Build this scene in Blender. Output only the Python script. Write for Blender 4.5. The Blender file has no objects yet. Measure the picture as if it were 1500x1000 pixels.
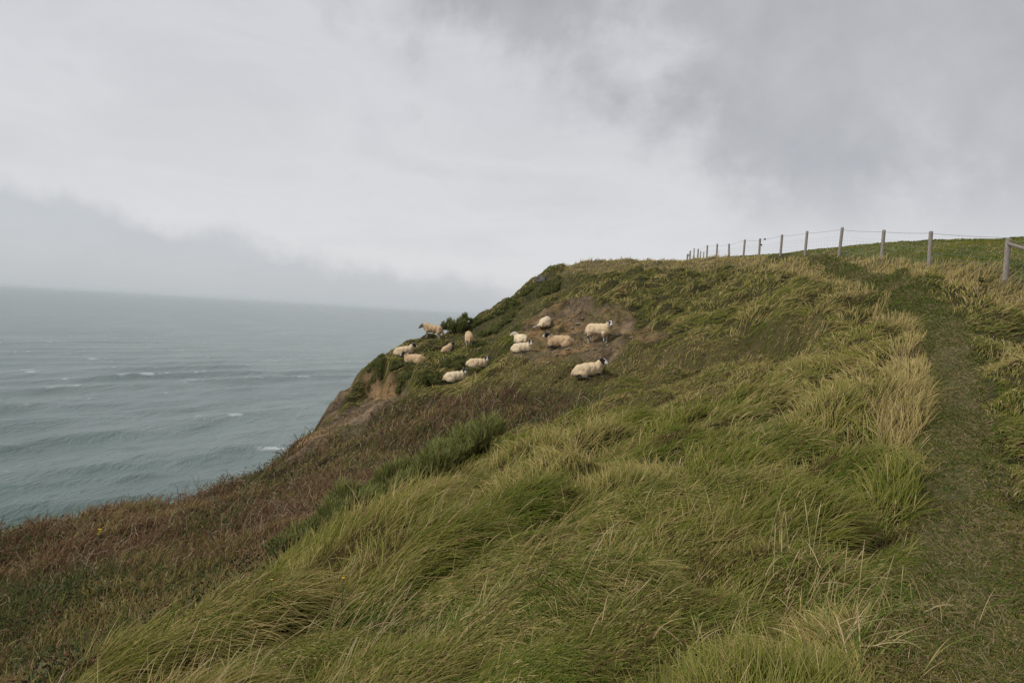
import bpy, math, random
import numpy as np
from mathutils import Matrix, Vector, Euler

random.seed(7)
rng = np.random.default_rng(7)
sc = bpy.context.scene
COL = sc.collection

# ------------------------------------------------------------------ camera, sky, sun, exposure
PW, PH, FPX = 1500.0, 1000.0, 1100.0          # photograph size and focal length in its pixels
CAM_Z, PITCH, ROLL = 1.6, math.radians(2.0), math.radians(3.43)
SEA_Z = -40.0
cam_data = bpy.data.cameras.new('camera')
cam = bpy.data.objects.new('camera', cam_data)
COL.objects.link(cam)
cam_data.sensor_width = 36.0
cam_data.lens = 36.0 * FPX / PW
cam_data.clip_start = 0.05
cam_data.clip_end = 200000
CAM_R = Euler((math.pi / 2 - PITCH, 0, 0)).to_matrix() @ Matrix.Rotation(ROLL, 3, 'Z')
cam.matrix_world = Matrix.Translation((0, 0, CAM_Z)) @ CAM_R.to_4x4()
sc.camera = cam

SUN_EL, SUN_AZ = math.radians(44), math.radians(-112)     # azimuth measured from +Y towards +X
w = bpy.data.worlds.new('World')
sc.world = w
w.use_nodes = True
W = w.node_tree
W.nodes.clear()


def N(tree, kind, **kw):
    n = tree.nodes.new(kind)
    for k, v in kw.items():
        if k in n.inputs.keys():
            n.inputs[k].default_value = v
        else:
            setattr(n, k, v)
    return n


def L(tree, a, b):
    tree.links.new(a, b)


def M(tree, op, a, b=None, c=None, clamp=False):
    n = tree.nodes.new('ShaderNodeMath')
    n.operation = op
    n.use_clamp = clamp
    for i, v in enumerate((a, b, c)):
        if v is None:
            continue
        if isinstance(v, (int, float)):
            n.inputs[i].default_value = v
        else:
            tree.links.new(v, n.inputs[i])
    return n.outputs[0]


def ramp(tree, src, stops, interp='LINEAR'):
    n = tree.nodes.new('ShaderNodeValToRGB')
    n.color_ramp.interpolation = interp
    el = n.color_ramp.elements
    while len(el) < len(stops):
        el.new(0.5)
    for e, (p, c) in zip(el, stops):
        e.position = p
        e.color = (*c, 1) if len(c) == 3 else c
    if src is not None:
        tree.links.new(src, n.inputs[0])
    return n.outputs[0]


def mixc(tree, fac, a, b, blend='MIX'):
    n = tree.nodes.new('ShaderNodeMix')
    n.data_type = 'RGBA'
    n.blend_type = blend
    for i, v in ((0, fac), (6, a), (7, b)):
        if isinstance(v, (int, float)):
            n.inputs[i].default_value = v
        elif isinstance(v, tuple):
            n.inputs[i].default_value = (*v, 1) if len(v) == 3 else v
        else:
            tree.links.new(v, n.inputs[i])
    return n.outputs[2]


def noise_node(tree, vec, scale, detail=4.0, rough=0.55, dist=0.0, off=None, lac=2.0):
    n = tree.nodes.new('ShaderNodeTexNoise')
    n.inputs['Scale'].default_value = scale
    n.inputs['Detail'].default_value = detail
    n.inputs['Roughness'].default_value = rough
    n.inputs['Distortion'].default_value = dist
    n.inputs['Lacunarity'].default_value = lac
    if off is not None:
        m = tree.nodes.new('ShaderNodeVectorMath')
        m.operation = 'ADD'
        tree.links.new(vec, m.inputs[0])
        m.inputs[1].default_value = off
        vec = m.outputs[0]
    if vec is not None:
        tree.links.new(vec, n.inputs['Vector'])
    return n.outputs[0]


def build_world():
    tc = N(W, 'ShaderNodeTexCoord')
    d = tc.outputs['Generated']
    sep = N(W, 'ShaderNodeSeparateXYZ')
    L(W, d, sep.inputs[0])
    X, Y, Z = sep.outputs
    zc = M(W, 'MAXIMUM', Z, 0.0)
    den = M(W, 'ADD', zc, 0.16)
    comb = N(W, 'ShaderNodeCombineXYZ')
    L(W, M(W, 'DIVIDE', X, den), comb.inputs[0])
    L(W, M(W, 'DIVIDE', Y, den), comb.inputs[1])
    P = comb.outputs[0]
    # broad overcast layer
    n1 = noise_node(W, P, 0.55, 6, 0.55, 0.4, (3.1, 7.7, 0.0))
    n2 = noise_node(W, P, 1.7, 7, 0.6, 0.6, (11.3, 2.2, 0.0))
    body = M(W, 'ADD', M(W, 'MULTIPLY', n1, 0.56), M(W, 'MULTIPLY', n2, 0.44))
    # a heavier mass of cumulus over the land, up to the right of the view
    along = M(W, 'ADD', M(W, 'MULTIPLY', X, 0.55), M(W, 'MULTIPLY', Z, 0.90))
    n3 = noise_node(W, d, 3.0, 8, 0.58, 0.25, (2.6, 8.1, 4.4))
    n4 = noise_node(W, d, 7.5, 7, 0.6, 0.2, (6.6, 1.1, 9.4))
    lum = M(W, 'ADD', M(W, 'MULTIPLY', M(W, 'SUBTRACT', n3, 0.5), 0.95), M(W, 'MULTIPLY', M(W, 'SUBTRACT', n4, 0.5), 0.22))
    heavy = N(W, 'ShaderNodeMapRange')
    heavy.interpolation_type = 'SMOOTHSTEP'
    heavy.inputs[1].default_value = 0.20
    heavy.inputs[2].default_value = 0.40
    L(W, M(W, 'ADD', along, lum), heavy.inputs[0])
    colr = ramp(W, body, [(0.34, (0.52, 0.518, 0.545)), (0.47, (0.605, 0.602, 0.625)), (0.60, (0.545, 0.545, 0.567)), (0.70, (0.49, 0.492, 0.512))])
    puff = N(W, 'ShaderNodeMapRange')
    puff.inputs[1].default_value = 0.32; puff.inputs[2].default_value = 0.66
    L(W, M(W, 'ADD', M(W, 'MULTIPLY', n4, 0.55), M(W, 'MULTIPLY', n3, 0.45)), puff.inputs[0])
    hcol = mixc(W, puff.outputs[0], (0.50, 0.502, 0.518), (0.345, 0.352, 0.372))
    # bright strip low over the sea
    low = N(W, 'ShaderNodeMapRange')
    low.interpolation_type = 'SMOOTHSTEP'
    low.inputs[1].default_value = 0.36
    low.inputs[2].default_value = 0.03
    L(W, Z, low.inputs[0])
    colr = mixc(W, M(W, 'MULTIPLY', low.outputs[0], 0.6), colr, (0.68, 0.68, 0.692))
    lowcut = N(W, 'ShaderNodeMapRange')
    lowcut.interpolation_type = 'SMOOTHSTEP'
    lowcut.inputs[1].default_value = 0.06; lowcut.inputs[2].default_value = 0.22
    L(W, Z, lowcut.inputs[0])
    colr = mixc(W, M(W, 'MULTIPLY', M(W, 'MULTIPLY', heavy.outputs[0], lowcut.outputs[0]), 0.9), colr, hcol)
    # distant bank of cloud standing on the sea horizon, highest to the west (left of the view)
    nb = noise_node(W, d, 9.0, 8, 0.62, 0.15, (1.3, 4.2, 2.0))
    nb2 = noise_node(W, d, 2.4, 3, 0.5, 0.0, (5.3, 1.2, 0.7))
    az = N(W, 'ShaderNodeMapRange')
    az.inputs[1].default_value = 0.25
    az.inputs[2].default_value = -0.70
    az.inputs[3].default_value = 0.008
    az.inputs[4].default_value = 0.115
    L(W, X, az.inputs[0])
    top = M(W, 'ADD', az.outputs[0], M(W, 'MULTIPLY', M(W, 'SUBTRACT', nb, 0.5), 0.10))
    top = M(W, 'ADD', top, M(W, 'MULTIPLY', M(W, 'SUBTRACT', nb2, 0.5), 0.03))
    bank = N(W, 'ShaderNodeMapRange')
    bank.interpolation_type = 'SMOOTHSTEP'
    bank.inputs[1].default_value = -0.014
    bank.inputs[2].default_value = 0.020
    L(W, M(W, 'SUBTRACT', top, Z), bank.inputs[0])
    bcol = mixc(W, nb, (0.36, 0.395, 0.44), (0.48, 0.505, 0.535))
    colr = mixc(W, M(W, 'MULTIPLY', bank.outputs[0], 0.66), colr, bcol)
    # sea-mist along the horizon
    mist = N(W, 'ShaderNodeMapRange')
    mist.interpolation_type = 'SMOOTHSTEP'
    mist.inputs[1].default_value = 0.055
    mist.inputs[2].default_value = -0.01
    L(W, Z, mist.inputs[0])
    colr = mixc(W, M(W, 'MULTIPLY', mist.outputs[0], 0.55), colr, (0.43, 0.465, 0.495))
    sky = N(W, 'ShaderNodeTexSky', sky_type='NISHITA', sun_disc=False)
    sky.sun_elevation = SUN_EL
    sky.sun_rotation = SUN_AZ
    b1 = N(W, 'ShaderNodeBackground', Strength=0.10)
    L(W, sky.outputs[0], b1.inputs[0])
    b2 = N(W, 'ShaderNodeBackground', Strength=0.76)
    L(W, colr, b2.inputs[0])
    mx = N(W, 'ShaderNodeMixShader')
    mx.inputs[0].default_value = 0.94
    L(W, b1.outputs[0], mx.inputs[1])
    L(W, b2.outputs[0], mx.inputs[2])
    out = N(W, 'ShaderNodeOutputWorld')
    L(W, mx.outputs[0], out.inputs[0])


build_world()
sun_d = bpy.data.lights.new('sun', 'SUN')
sun_d.energy = 1.5
sun_d.angle = math.radians(12)
sun_d.color = (1.0, 0.96, 0.90)
sun = bpy.data.objects.new('sun', sun_d)
COL.objects.link(sun)
sdir = Vector((math.sin(SUN_AZ) * math.cos(SUN_EL), math.cos(SUN_AZ) * math.cos(SUN_EL), math.sin(SUN_EL)))
sun.rotation_euler = sdir.to_track_quat('Z', 'Y').to_euler()

vs = sc.view_settings
vs.view_transform = 'Standard'
vs.look = 'None'
vs.gamma = 1.0
vs.exposure = 0.55
vs.use_curve_mapping = False
sc.render.filter_size = 1.7
cy = sc.cycles
cy.max_bounces = 6
cy.diffuse_bounces = 3
cy.glossy_bounces = 2
cy.transmission_bounces = 3
cy.volume_bounces = 2
cy.caustics_reflective = False
cy.caustics_refractive = False
cy.use_denoising = True
cy.use_adaptive_sampling = True
cy.adaptive_threshold = 0.01
sc.cycles_curves.shape = 'RIBBONS'
sc.cycles_curves.subdivisions = 2


# ------------------------------------------------------------------ helpers
def hsh(ix, iy, seed):
    h = (ix.astype(np.int64) * 374761393 + iy.astype(np.int64) * 668265263 + seed * 1442695041) & 0xFFFFFFFF
    h = ((h ^ (h >> 13)) * 1274126177) & 0xFFFFFFFF
    h = ((h ^ (h >> 16)) * 2246822519) & 0xFFFFFFFF
    return ((h ^ (h >> 15)) & 0xFFFFFF) / float(0x1000000)


def vnoise(x, y, seed=0):
    x0 = np.floor(x); y0 = np.floor(y)
    fx = x - x0; fy = y - y0
    u = fx * fx * fx * (fx * (fx * 6 - 15) + 10)
    v = fy * fy * fy * (fy * (fy * 6 - 15) + 10)
    ix = x0.astype(np.int64); iy = y0.astype(np.int64)
    a = hsh(ix, iy, seed); b = hsh(ix + 1, iy, seed); c = hsh(ix, iy + 1, seed); e = hsh(ix + 1, iy + 1, seed)
    return (a * (1 - u) + b * u) * (1 - v) + (c * (1 - u) + e * u) * v * 1.0


def fbm(x, y, seed=0, octv=4):
    """roughly -1..1"""
    s = 0; a = 1.0; t = 0
    for o in range(octv):
        s = s + a * (vnoise(x * 2 ** o + o * 17.3, y * 2 ** o - o * 9.1, seed + o) * 2 - 1)
        t += a
        a *= 0.5
    return s / t * 1.4


def sstep(a, b, x):
    t = np.clip((x - a) / (b - a), 0, 1)
    return t * t * (3 - 2 * t)


def ray(u, v):
    d = CAM_R @ Vector(((u - PW / 2) / FPX, (PH / 2 - v) / FPX, -1.0))
    return d / d.y


def at(u, v, depth):
    d = ray(u, v)
    return np.array((d.x * depth, depth, CAM_Z + d.z * depth))


def set_props(o, label=None, cat=None, group=None, kind=None):
    if label: o['label'] = label
    if cat: o['category'] = cat
    if group: o['group'] = group
    if kind: o['kind'] = kind
    return o


def mesh_obj(name, verts, faces, mat, parent=None, smooth=True):
    me = bpy.data.meshes.new(name)
    me.from_pydata([tuple(map(float, p)) for p in verts], [], faces)
    me.update()
    if smooth:
        me.polygons.foreach_set('use_smooth', [True] * len(me.polygons))
    o = bpy.data.objects.new(name, me)
    COL.objects.link(o)
    if mat: me.materials.append(mat)
    if parent: o.parent = parent
    return o


def grid_obj(name, P, mat, attr=None, flip=False):
    """P: (r, c, 3) array of points"""
    r, c, _ = P.shape
    me = bpy.data.meshes.new(name)
    me.vertices.add(r * c)
    me.vertices.foreach_set('co', P.reshape(-1).astype(np.float32))
    i = (np.arange(r - 1)[:, None] * c + np.arange(c - 1)[None, :]).reshape(-1)
    q = np.stack((i, i + 1, i + c + 1, i + c), 1)
    if flip: q = q[:, ::-1]
    n = len(q)
    me.loops.add(n * 4)
    me.loops.foreach_set('vertex_index', q.reshape(-1).astype(np.int32))
    me.polygons.add(n)
    me.polygons.foreach_set('loop_start', np.arange(n, dtype=np.int32) * 4)
    me.polygons.foreach_set('loop_total', np.full(n, 4, dtype=np.int32))
    me.polygons.foreach_set('use_smooth', np.ones(n, dtype=bool))
    me.update(calc_edges=True)
    me.validate()
    for k, a in (attr or {}).items():
        if a.ndim == 3:
            at_ = me.attributes.new(k, 'FLOAT_COLOR', 'POINT')
            b = np.ones((r * c, 4), np.float32); b[:, :3] = a.reshape(-1, 3)
            at_.data.foreach_set('color', b.reshape(-1))
        else:
            at_ = me.attributes.new(k, 'FLOAT', 'POINT')
            at_.data.foreach_set('value', a.reshape(-1).astype(np.float32))
    me.materials.append(mat)
    o = bpy.data.objects.new(name, me)
    COL.objects.link(o)
    return o


def strands(name, pts, rad, col, mat, parent=None):
    """pts (n,k,3), rad (n,k), col (n,k,3) -> one hair-curves object"""
    n, k, _ = pts.shape
    cu = bpy.data.hair_curves.new(name)
    cu.add_curves([k] * n)
    a = cu.attributes.get('position') or cu.attributes.new('position', 'FLOAT_VECTOR', 'POINT')
    a.data.foreach_set('vector', pts.reshape(-1).astype(np.float32))
    a = cu.attributes.get('radius') or cu.attributes.new('radius', 'FLOAT', 'POINT')
    a.data.foreach_set('value', rad.reshape(-1).astype(np.float32))
    a = cu.attributes.new('tint', 'FLOAT_COLOR', 'POINT')
    c = np.ones((n * k, 4), np.float32); c[:, :3] = col.reshape(-1, 3)
    a.data.foreach_set('color', c.reshape(-1))
    cu.materials.append(mat)
    o = bpy.data.objects.new(name, cu)
    COL.objects.link(o)
    if parent: o.parent = parent
    return o


def new_mat(name):
    m = bpy.data.materials.new(name)
    m.use_nodes = True
    T = m.node_tree
    T.nodes.clear()
    out = N(T, 'ShaderNodeOutputMaterial')
    return m, T, out


def strand_mat(name, transl=0.22):
    m, T, out = new_mat(name)
    a = N(T, 'ShaderNodeAttribute', attribute_name='tint')
    d = N(T, 'ShaderNodeBsdfDiffuse')
    t = N(T, 'ShaderNodeBsdfTranslucent')
    L(T, a.outputs['Color'], d.inputs[0])
    L(T, a.outputs['Color'], t.inputs[0])
    mx = N(T, 'ShaderNodeMixShader')
    mx.inputs[0].default_value = transl
    L(T, d.outputs[0], mx.inputs[1]); L(T, t.outputs[0], mx.inputs[2])
    L(T, mx.outputs[0], out.inputs[0])
    return m


MAT_GRASS = strand_mat('grass_blade')
MAT_TWIG = strand_mat('twig', 0.1)
MAT_GORSE = strand_mat('gorse_spine', 0.2)


def simple_mat(name, colA, colB, scale=6.0, rough=0.85, bump=0.3, detail=5, stretch=(1, 1, 1), spec=0.2):
    m, T, out = new_mat(name)
    tc = N(T, 'ShaderNodeTexCoord')
    mp = N(T, 'ShaderNodeMapping')
    mp.inputs['Scale'].default_value = stretch
    L(T, tc.outputs['Object'], mp.inputs[0])
    n = noise_node(T, mp.outputs[0], scale, detail, 0.6)
    c = ramp(T, n, [(0.32, colA), (0.68, colB)])
    b = N(T, 'ShaderNodeBsdfPrincipled', Roughness=rough)
    b.inputs['Specular IOR Level'].default_value = spec
    L(T, c, b.inputs['Base Color'])
    bp = N(T, 'ShaderNodeBump', Strength=bump, Distance=0.02)
    L(T, n, bp.inputs['Height'])
    L(T, bp.outputs[0], b.inputs['Normal'])
    L(T, b.outputs[0], out.inputs[0])
    return m


# ------------------------------------------------------------------ the lie of the land
POST_DY, POST_Y0 = 3.7, 20.0
POST_U = [1473, 1361, 1291, 1229, 1179, 1143, 1112, 1089, 1068, 1050, 1035.5, 1022, 1011, 1007]
POST_BASE_V = [403, 389, 382, 374, 374, 375, 374, 374, 374, 373.5, 373, 373, 374, 374]
CTRL = [  # photo pixel (u, v) and metres away along the view
    (1430, 1000, 3.3), (1420, 800, 5.9), (1410, 700, 7.6), (1400, 600, 10.2), (1390, 480, 16), (1340, 430, 20), (1240, 394, 28), (1160, 380, 36),
    (1010, 381, 45), (1080, 379, 42), (900, 383, 44), (830, 390, 45), (790, 405, 45), (760, 430, 44), (700, 468, 43), (660, 484, 41), (620, 498, 39),
    (575, 513, 37), (545, 531, 35.5), (530, 575, 33.5), (470, 625, 30.5), (425, 660, 28), (400, 682, 26.5), (310, 714, 24), (200, 737, 21), (100, 757, 19), (0, 780, 17),
    (0, 900, 11), (0, 1000, 8.5), (150, 960, 8.4), (200, 850, 12.5), (300, 800, 14.5), (400, 740, 18), (500, 690, 21), (600, 630, 24), (650, 585, 28), (668, 561, 31),
    (700, 536, 33), (655, 518, 37), (686, 507, 36), (760, 516, 30), (817, 508, 29.5), (875, 502, 26.8), (862, 550, 25), (798, 477, 33), (870, 442, 34), (960, 470, 30),
    (1000, 560, 20), (900, 585, 20), (1100, 540, 20), (1200, 500, 20), (1150, 440, 26), (1000, 430, 33), (1200, 430, 24), (1100, 400, 36), (950, 410, 38),
    (1250, 525, 15), (1100, 605, 13), (1000, 630, 12.5), (900, 655, 12), (800, 655, 12.5), (700, 680, 12), (600, 735, 10), (500, 785, 8.7), (400, 845, 7.3), (300, 895, 6.3), (200, 955, 5.4), (110, 1010, 4.9),
    (700, 800, 6.3), (700, 1000, 3.9), (1000, 800, 5.8), (1000, 1000, 3.6), (400, 1000, 4.3), (1250, 800, 5.8), (1250, 650, 9.5), (1000, 700, 8.8), (1200, 580, 12),
    (1500, 700, 7.5), (1500, 500, 15), (1500, 425, 19), (1500, 359, 60), (1400, 359, 60), (1300, 367, 56), (1200, 373, 52), (1440, 375, 40), (620, 555, 31), (570, 560, 32.5), (590, 532, 34.5)]
_pts = [at(*c) for c in CTRL]
POSTS = []
for i, (u, v) in enumerate(zip(POST_U, POST_BASE_V)):
    p = at(u, v, POST_Y0 + POST_DY * i)
    POSTS.append(p)
    if i <= 5: _pts.append(p)
POSTS.insert(0, np.array((POSTS[0][0] - 0.1, POST_Y0 - POST_DY * 0.9, POSTS[0][2] - 0.75)))
# ground the photograph does not show, carried on at the slope of what it does
_pts += [np.array(p, float) for p in [
    (0, 0, 0), (3, 0, 0.05), (-3, 0, -0.5), (-6, 2, -1.6), (0, -8, 0.1), (6, -8, 0.4), (-8, -6, -2.2), (10, 0, 0.8), (8, 8, 0.9),
    (20, 5, 2.2), (26, 20, 5.0), (34, 40, 8.4), (24, 30, 6.2), (-14, 2, -4.3), (13, 60, 6.6), (8, 58, 5.6), (5, 52, 4.6), (16, 74, 7.0), (30, 80, 9.0), (50, 60, 11.0), (20, 95, 7.5), (60, 100, 12)]]
_pts = np.array(_pts)


def tps_fit(P, lam=0.35):
    n = len(P)
    d2 = ((P[:, None, :2] - P[None, :, :2]) ** 2).sum(-1)
    K = np.where(d2 > 0, 0.5 * d2 * np.log(d2 + 1e-12), 0) + lam * np.eye(n)
    A = np.zeros((n + 3, n + 3))
    A[:n, :n] = K
    A[:n, n] = 1; A[:n, n + 1:] = P[:, :2]
    A[n, :n] = 1; A[n + 1:, :n] = P[:, :2].T
    b = np.zeros(n + 3); b[:n] = P[:, 2]
    return np.linalg.solve(A, b)


_sol = tps_fit(_pts)


def tps(x, y):
    xr = np.clip(x, -22, 62).ravel(); yr = np.clip(y, -14, 104).ravel()
    out = np.empty(xr.size)
    n = len(_pts)
    for s in range(0, xr.size, 60000):
        a, b = xr[s:s + 60000], yr[s:s + 60000]
        d2 = (a[:, None] - _pts[None, :, 0]) ** 2 + (b[:, None] - _pts[None, :, 1]) ** 2
        out[s:s + 60000] = (0.5 * d2 * np.log(d2 + 1e-12)) @ _sol[:n] + _sol[n] + _sol[n + 1] * a + _sol[n + 2] * b
    return out.reshape(np.shape(x))


EDGE = np.array([(-40, -60), (-24, -25), (-17, -8), (-14, 4), (-12.6, 12)] +
                [tuple(at(*c)[:2]) for c in [(0, 780, 17.3), (100, 757, 19.3), (200, 737, 21.3), (310, 714, 24.3), (400, 682, 26.8), (425, 660, 28.4), (470, 622, 31), (528, 572, 34.2),
                                              (543, 529, 36.2), (575, 511, 37.8), (620, 496, 40), (660, 482, 42), (700, 466, 44), (760, 428, 45.2), (788, 404, 46), (822, 386, 49)]] +
                [(6, 58), (8, 70), (10, 90), (14, 130), (30, 220), (120, 420), (300, 700)])


def polyline_dist(x, y, line, chunk=40000):
    """distance to a polyline, signed: positive on its left side going along it; also where along it (in segments)"""
    xr, yr = x.ravel(), y.ravel()
    D = np.full(xr.size, 1e9); S = np.zeros(xr.size); T = np.zeros(xr.size)
    for i in range(len(line) - 1):
        ax, ay = line[i]; bx, by = line[i + 1]
        dx, dy = bx - ax, by - ay
        t = np.clip(((xr - ax) * dx + (yr - ay) * dy) / (dx * dx + dy * dy), 0, 1)
        px, py = xr - ax - t * dx, yr - ay - t * dy
        d = np.hypot(px, py)
        s = np.sign(dx * py - dy * px)
        m = d < D - 1e-9
        D[m] = d[m]; S[m] = s[m]; T[m] = i + t[m]
    return (D * S).reshape(np.shape(x)), T.reshape(np.shape(x))


def base_height(x, y):
    s, _ = polyline_dist(x, y, EDGE)
    z = tps(x, y)
    sn = s + fbm(x * 0.5, y * 0.5, 40, 4) * 0.75 * sstep(-0.6, 1.2, s)
    drop = np.where(sn > 0, 0.9 * sn ** 1.15 + 0.75 * np.maximum(sn - 1.5, 0), 0)
    z = z - drop
    return np.maximum(z, SEA_Z - 3), s


# lookup grid (also the terrain mesh's own grid)
def axis(a, b, step, lo, hi, g=1.12):
    core = list(np.arange(a, b + 1e-6, step))
    t = step; x = a; left = []
    while x > lo:
        t *= g; x -= t; left.append(x)
    t = step; x = b; right = []
    while x < hi:
        t *= g; x += t; right.append(x)
    return np.array(left[::-1] + core + right)


XS = axis(-14.5, 17.5, 0.115, -160, 700)
YS = axis(1.0, 47, 0.115, -60, 900)
GX, GY = np.meshgrid(XS, YS)
BASE, EDGE_S = base_height(GX, GY)


def sample(F, x, y):
    i = np.clip(np.searchsorted(XS, x) - 1, 0, len(XS) - 2)
    j = np.clip(np.searchsorted(YS, y) - 1, 0, len(YS) - 2)
    fx = np.clip((x - XS[i]) / (XS[i + 1] - XS[i]), 0, 1)
    fy = np.clip((y - YS[j]) / (YS[j + 1] - YS[j]), 0, 1)
    return (F[j, i] * (1 - fx) + F[j, i + 1] * fx) * (1 - fy) + (F[j + 1, i] * (1 - fx) + F[j + 1, i + 1] * fx) * fy


def ground_at(u, v, F=None, near=2.0, far=90.0):
    """first point of the ground met by the ray through photo pixel (u, v)"""
    F = BASE if F is None else F
    d = ray(u, v)
    t = np.exp(np.linspace(math.log(near), math.log(far), 1500))
    z = CAM_Z + d.z * t
    g = sample(F, d.x * t, t)
    k = np.argmax(z < g)
    if not (z < g).any(): k = len(t) - 1
    return np.array((d.x * t[k], t[k], g[k]))


def world_poly(px):
    return np.array([ground_at(u, v)[:2] for u, v in px])


def inside(x, y, poly):
    c = np.zeros(np.shape(x), bool)
    n = len(poly)
    for i in range(n):
        x0, y0 = poly[i]; x1, y1 = poly[(i + 1) % n]
        if y0 == y1: continue
        m = ((y0 > y) != (y1 > y)) & (x < (x1 - x0) * (y - y0) / (y1 - y0) + x0)
        c ^= m
    return c


PATH = np.array([(2.3, -6.0), (2.25, 0.0)] + [tuple(ground_at(u, v)[:2]) for u, v in
                [(1440, 1005), (1428, 900), (1415, 800), (1405, 700), (1400, 600), (1394, 530), (1386, 480), (1362, 450), (1320, 426), (1275, 407)]]
                + [tuple(at(*c)[:2]) for c in [(1240, 395, 28), (1190, 384, 33), (1130, 378, 40)]])
P_SOIL = world_poly([(735, 522), (752, 500), (742, 489), (790, 452), (840, 441), (900, 450), (962, 478), (972, 500), (930, 512), (908, 536), (850, 530), (800, 536), (760, 523)])
P_BRAM = np.vstack([world_poly([(2, 1000), (2, 800), (100, 764), (200, 744), (310, 722), (400, 690), (428, 668), (480, 640), (560, 598), (640, 578), (740, 568), (850, 575), (870, 592)]),
                    world_poly([(760, 632), (690, 655)]) + np.array((0, .8)), world_poly([(600, 722), (500, 775), (400, 838), (300, 890), (200, 950)]) + np.array((.12, .10)), [(-2.5, 4.4), (-2.9, 1.0), (-8, 0)]])
P_BRAM2 = np.array([(-5, 4.5), (-11.5, 3), (-12.5, 17), (-9, 24), (-7.5, 24), (-6.5, 15)])
P_CLIFF = world_poly([(400, 690), (424, 664), (470, 627), (524, 578), (532, 552), (560, 548), (592, 556), (612, 572), (575, 586), (545, 606), (515, 630), (470, 654), (440, 670)])
P_GORSE = world_poly([(640, 503), (664, 488), (702, 474), (762, 436), (792, 410), (832, 395), (856, 418), (800, 440), (760, 468), (728, 500), (700, 512), (690, 492), (662, 500)])
P_HOLLOW = world_poly([(700, 572), (735, 540), (760, 528), (930, 520), (1000, 500), (1180, 476), (1216, 508), (1110, 555), (1010, 596), (860, 600), (760, 600)])
P_STRAW = world_poly([(1140, 384), (1250, 408), (1325, 446), (1375, 495), (1368, 560), (1350, 660), (1290, 660), (1270, 580), (1318, 510), (1285, 455), (1200, 408), (1120, 396)])
P_CREST = np.vstack([[at(u, v, d)[:2] for u, v, d in [(825, 394, 43), (900, 388, 41), (1010, 388, 40), (1120, 390, 37), (1180, 382, 38)]], [(14.5, 50), (14, 64), (5, 62), (3.5, 50)]])
FENCE = np.array([p[:2] for p in POSTS])


def zones(x, y):
    """integer kind of ground cover at each point"""
    jx = x + fbm(x * 0.8, y * 0.8, 61, 4) * 0.55
    jy = y + fbm(x * 0.8, y * 0.8, 71, 4) * 0.75
    z = np.zeros(np.shape(x), np.int8)                        # 0 meadow
    z[inside(jx, jy, P_CREST)] = 6
    z[inside(jx, jy, P_STRAW)] = 6
    z[inside(jx, jy, P_HOLLOW)] = 5
    z[inside(jx, jy, P_GORSE)] = 4
    z[inside(jx, jy, P_BRAM2)] = 2
    z[inside(jx, jy, P_BRAM)] = 2
    z[inside(jx, jy, P_CLIFF)] = 3
    z[inside(jx, jy, P_SOIL)] = 3
    fd, ft = polyline_dist(x, y, FENCE)
    fj = fd + fbm(x * 1.5, y * 1.5, 81, 3) * 0.3
    z[(fj > -0.25) & (fj < 1.3) & (y > 15)] = 6
    z[(fj <= -0.25) & (y > 12)] = 7
    pd, _ = polyline_dist(x, y, PATH)
    pj = np.abs(pd + fbm(x * 1.1, y * 1.1, 91, 3) * 0.16)
    z[(z == 0) & (sample(EDGE_S, x, y) > -2.2) & (y < 29) & (y > 8)] = 2
    z[pj < 0.40] = 1
    s = sample(EDGE_S, x, y)
    z[(s > 0.5) & (z != 2)] = 3
    z[(s > 0.0) & (z == 3) & (fbm(x * 0.6, y * 0.6, 95, 3) > 0.0)] = 2
    z[(s > 2.2)] = 3
    return z


ZONE = zones(GX, GY)


def soft(mask, it=2):
    m = mask.astype(float)
    for _ in range(it):
        m[1:-1, 1:-1] = (m[1:-1, 1:-1] * 2 + m[:-2, 1:-1] + m[2:, 1:-1] + m[1:-1, :-2] + m[1:-1, 2:]) / 6
    return m


# tussocks: jittered-cell clumps shared by the ground's lumps and the blades that grow on them
CELL = 1.0
WIND = math.radians(38)


def tussock(x, y, cell=CELL, seed=5):
    """nearest clump: offset along / across the wind, distance (in cells), id hash"""
    ca, sa = math.cos(WIND), math.sin(WIND)
    a = (x * ca + y * sa) / (cell * 1.35); b = (-x * sa + y * ca) / cell
    ia, ib = np.floor(a), np.floor(b)
    best = np.full(np.shape(x), 9.0); oa = np.zeros(np.shape(x)); ob = np.zeros(np.shape(x))
    h1 = np.zeros(np.shape(x)); h2 = np.zeros(np.shape(x)); h3 = np.zeros(np.shape(x))
    for da in (-1, 0, 1):
        for db in (-1, 0, 1):
            ca_, cb_ = ia + da, ib + db
            qa = ca_ + 0.15 + 0.7 * hsh(ca_, cb_, seed); qb = cb_ + 0.15 + 0.7 * hsh(ca_, cb_, seed + 1)
            d = np.hypot(a - qa, b - qb)
            m = d < best
            best = np.where(m, d, best)
            oa = np.where(m, a - qa, oa); ob = np.where(m, b - qb, ob)
            h1 = np.where(m, hsh(ca_, cb_, seed + 2), h1)
            h2 = np.where(m, hsh(ca_, cb_, seed + 3), h2)
            h3 = np.where(m, hsh(ca_, cb_, seed + 4), h3)
    return oa, ob, best, h1, h2, h3


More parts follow.
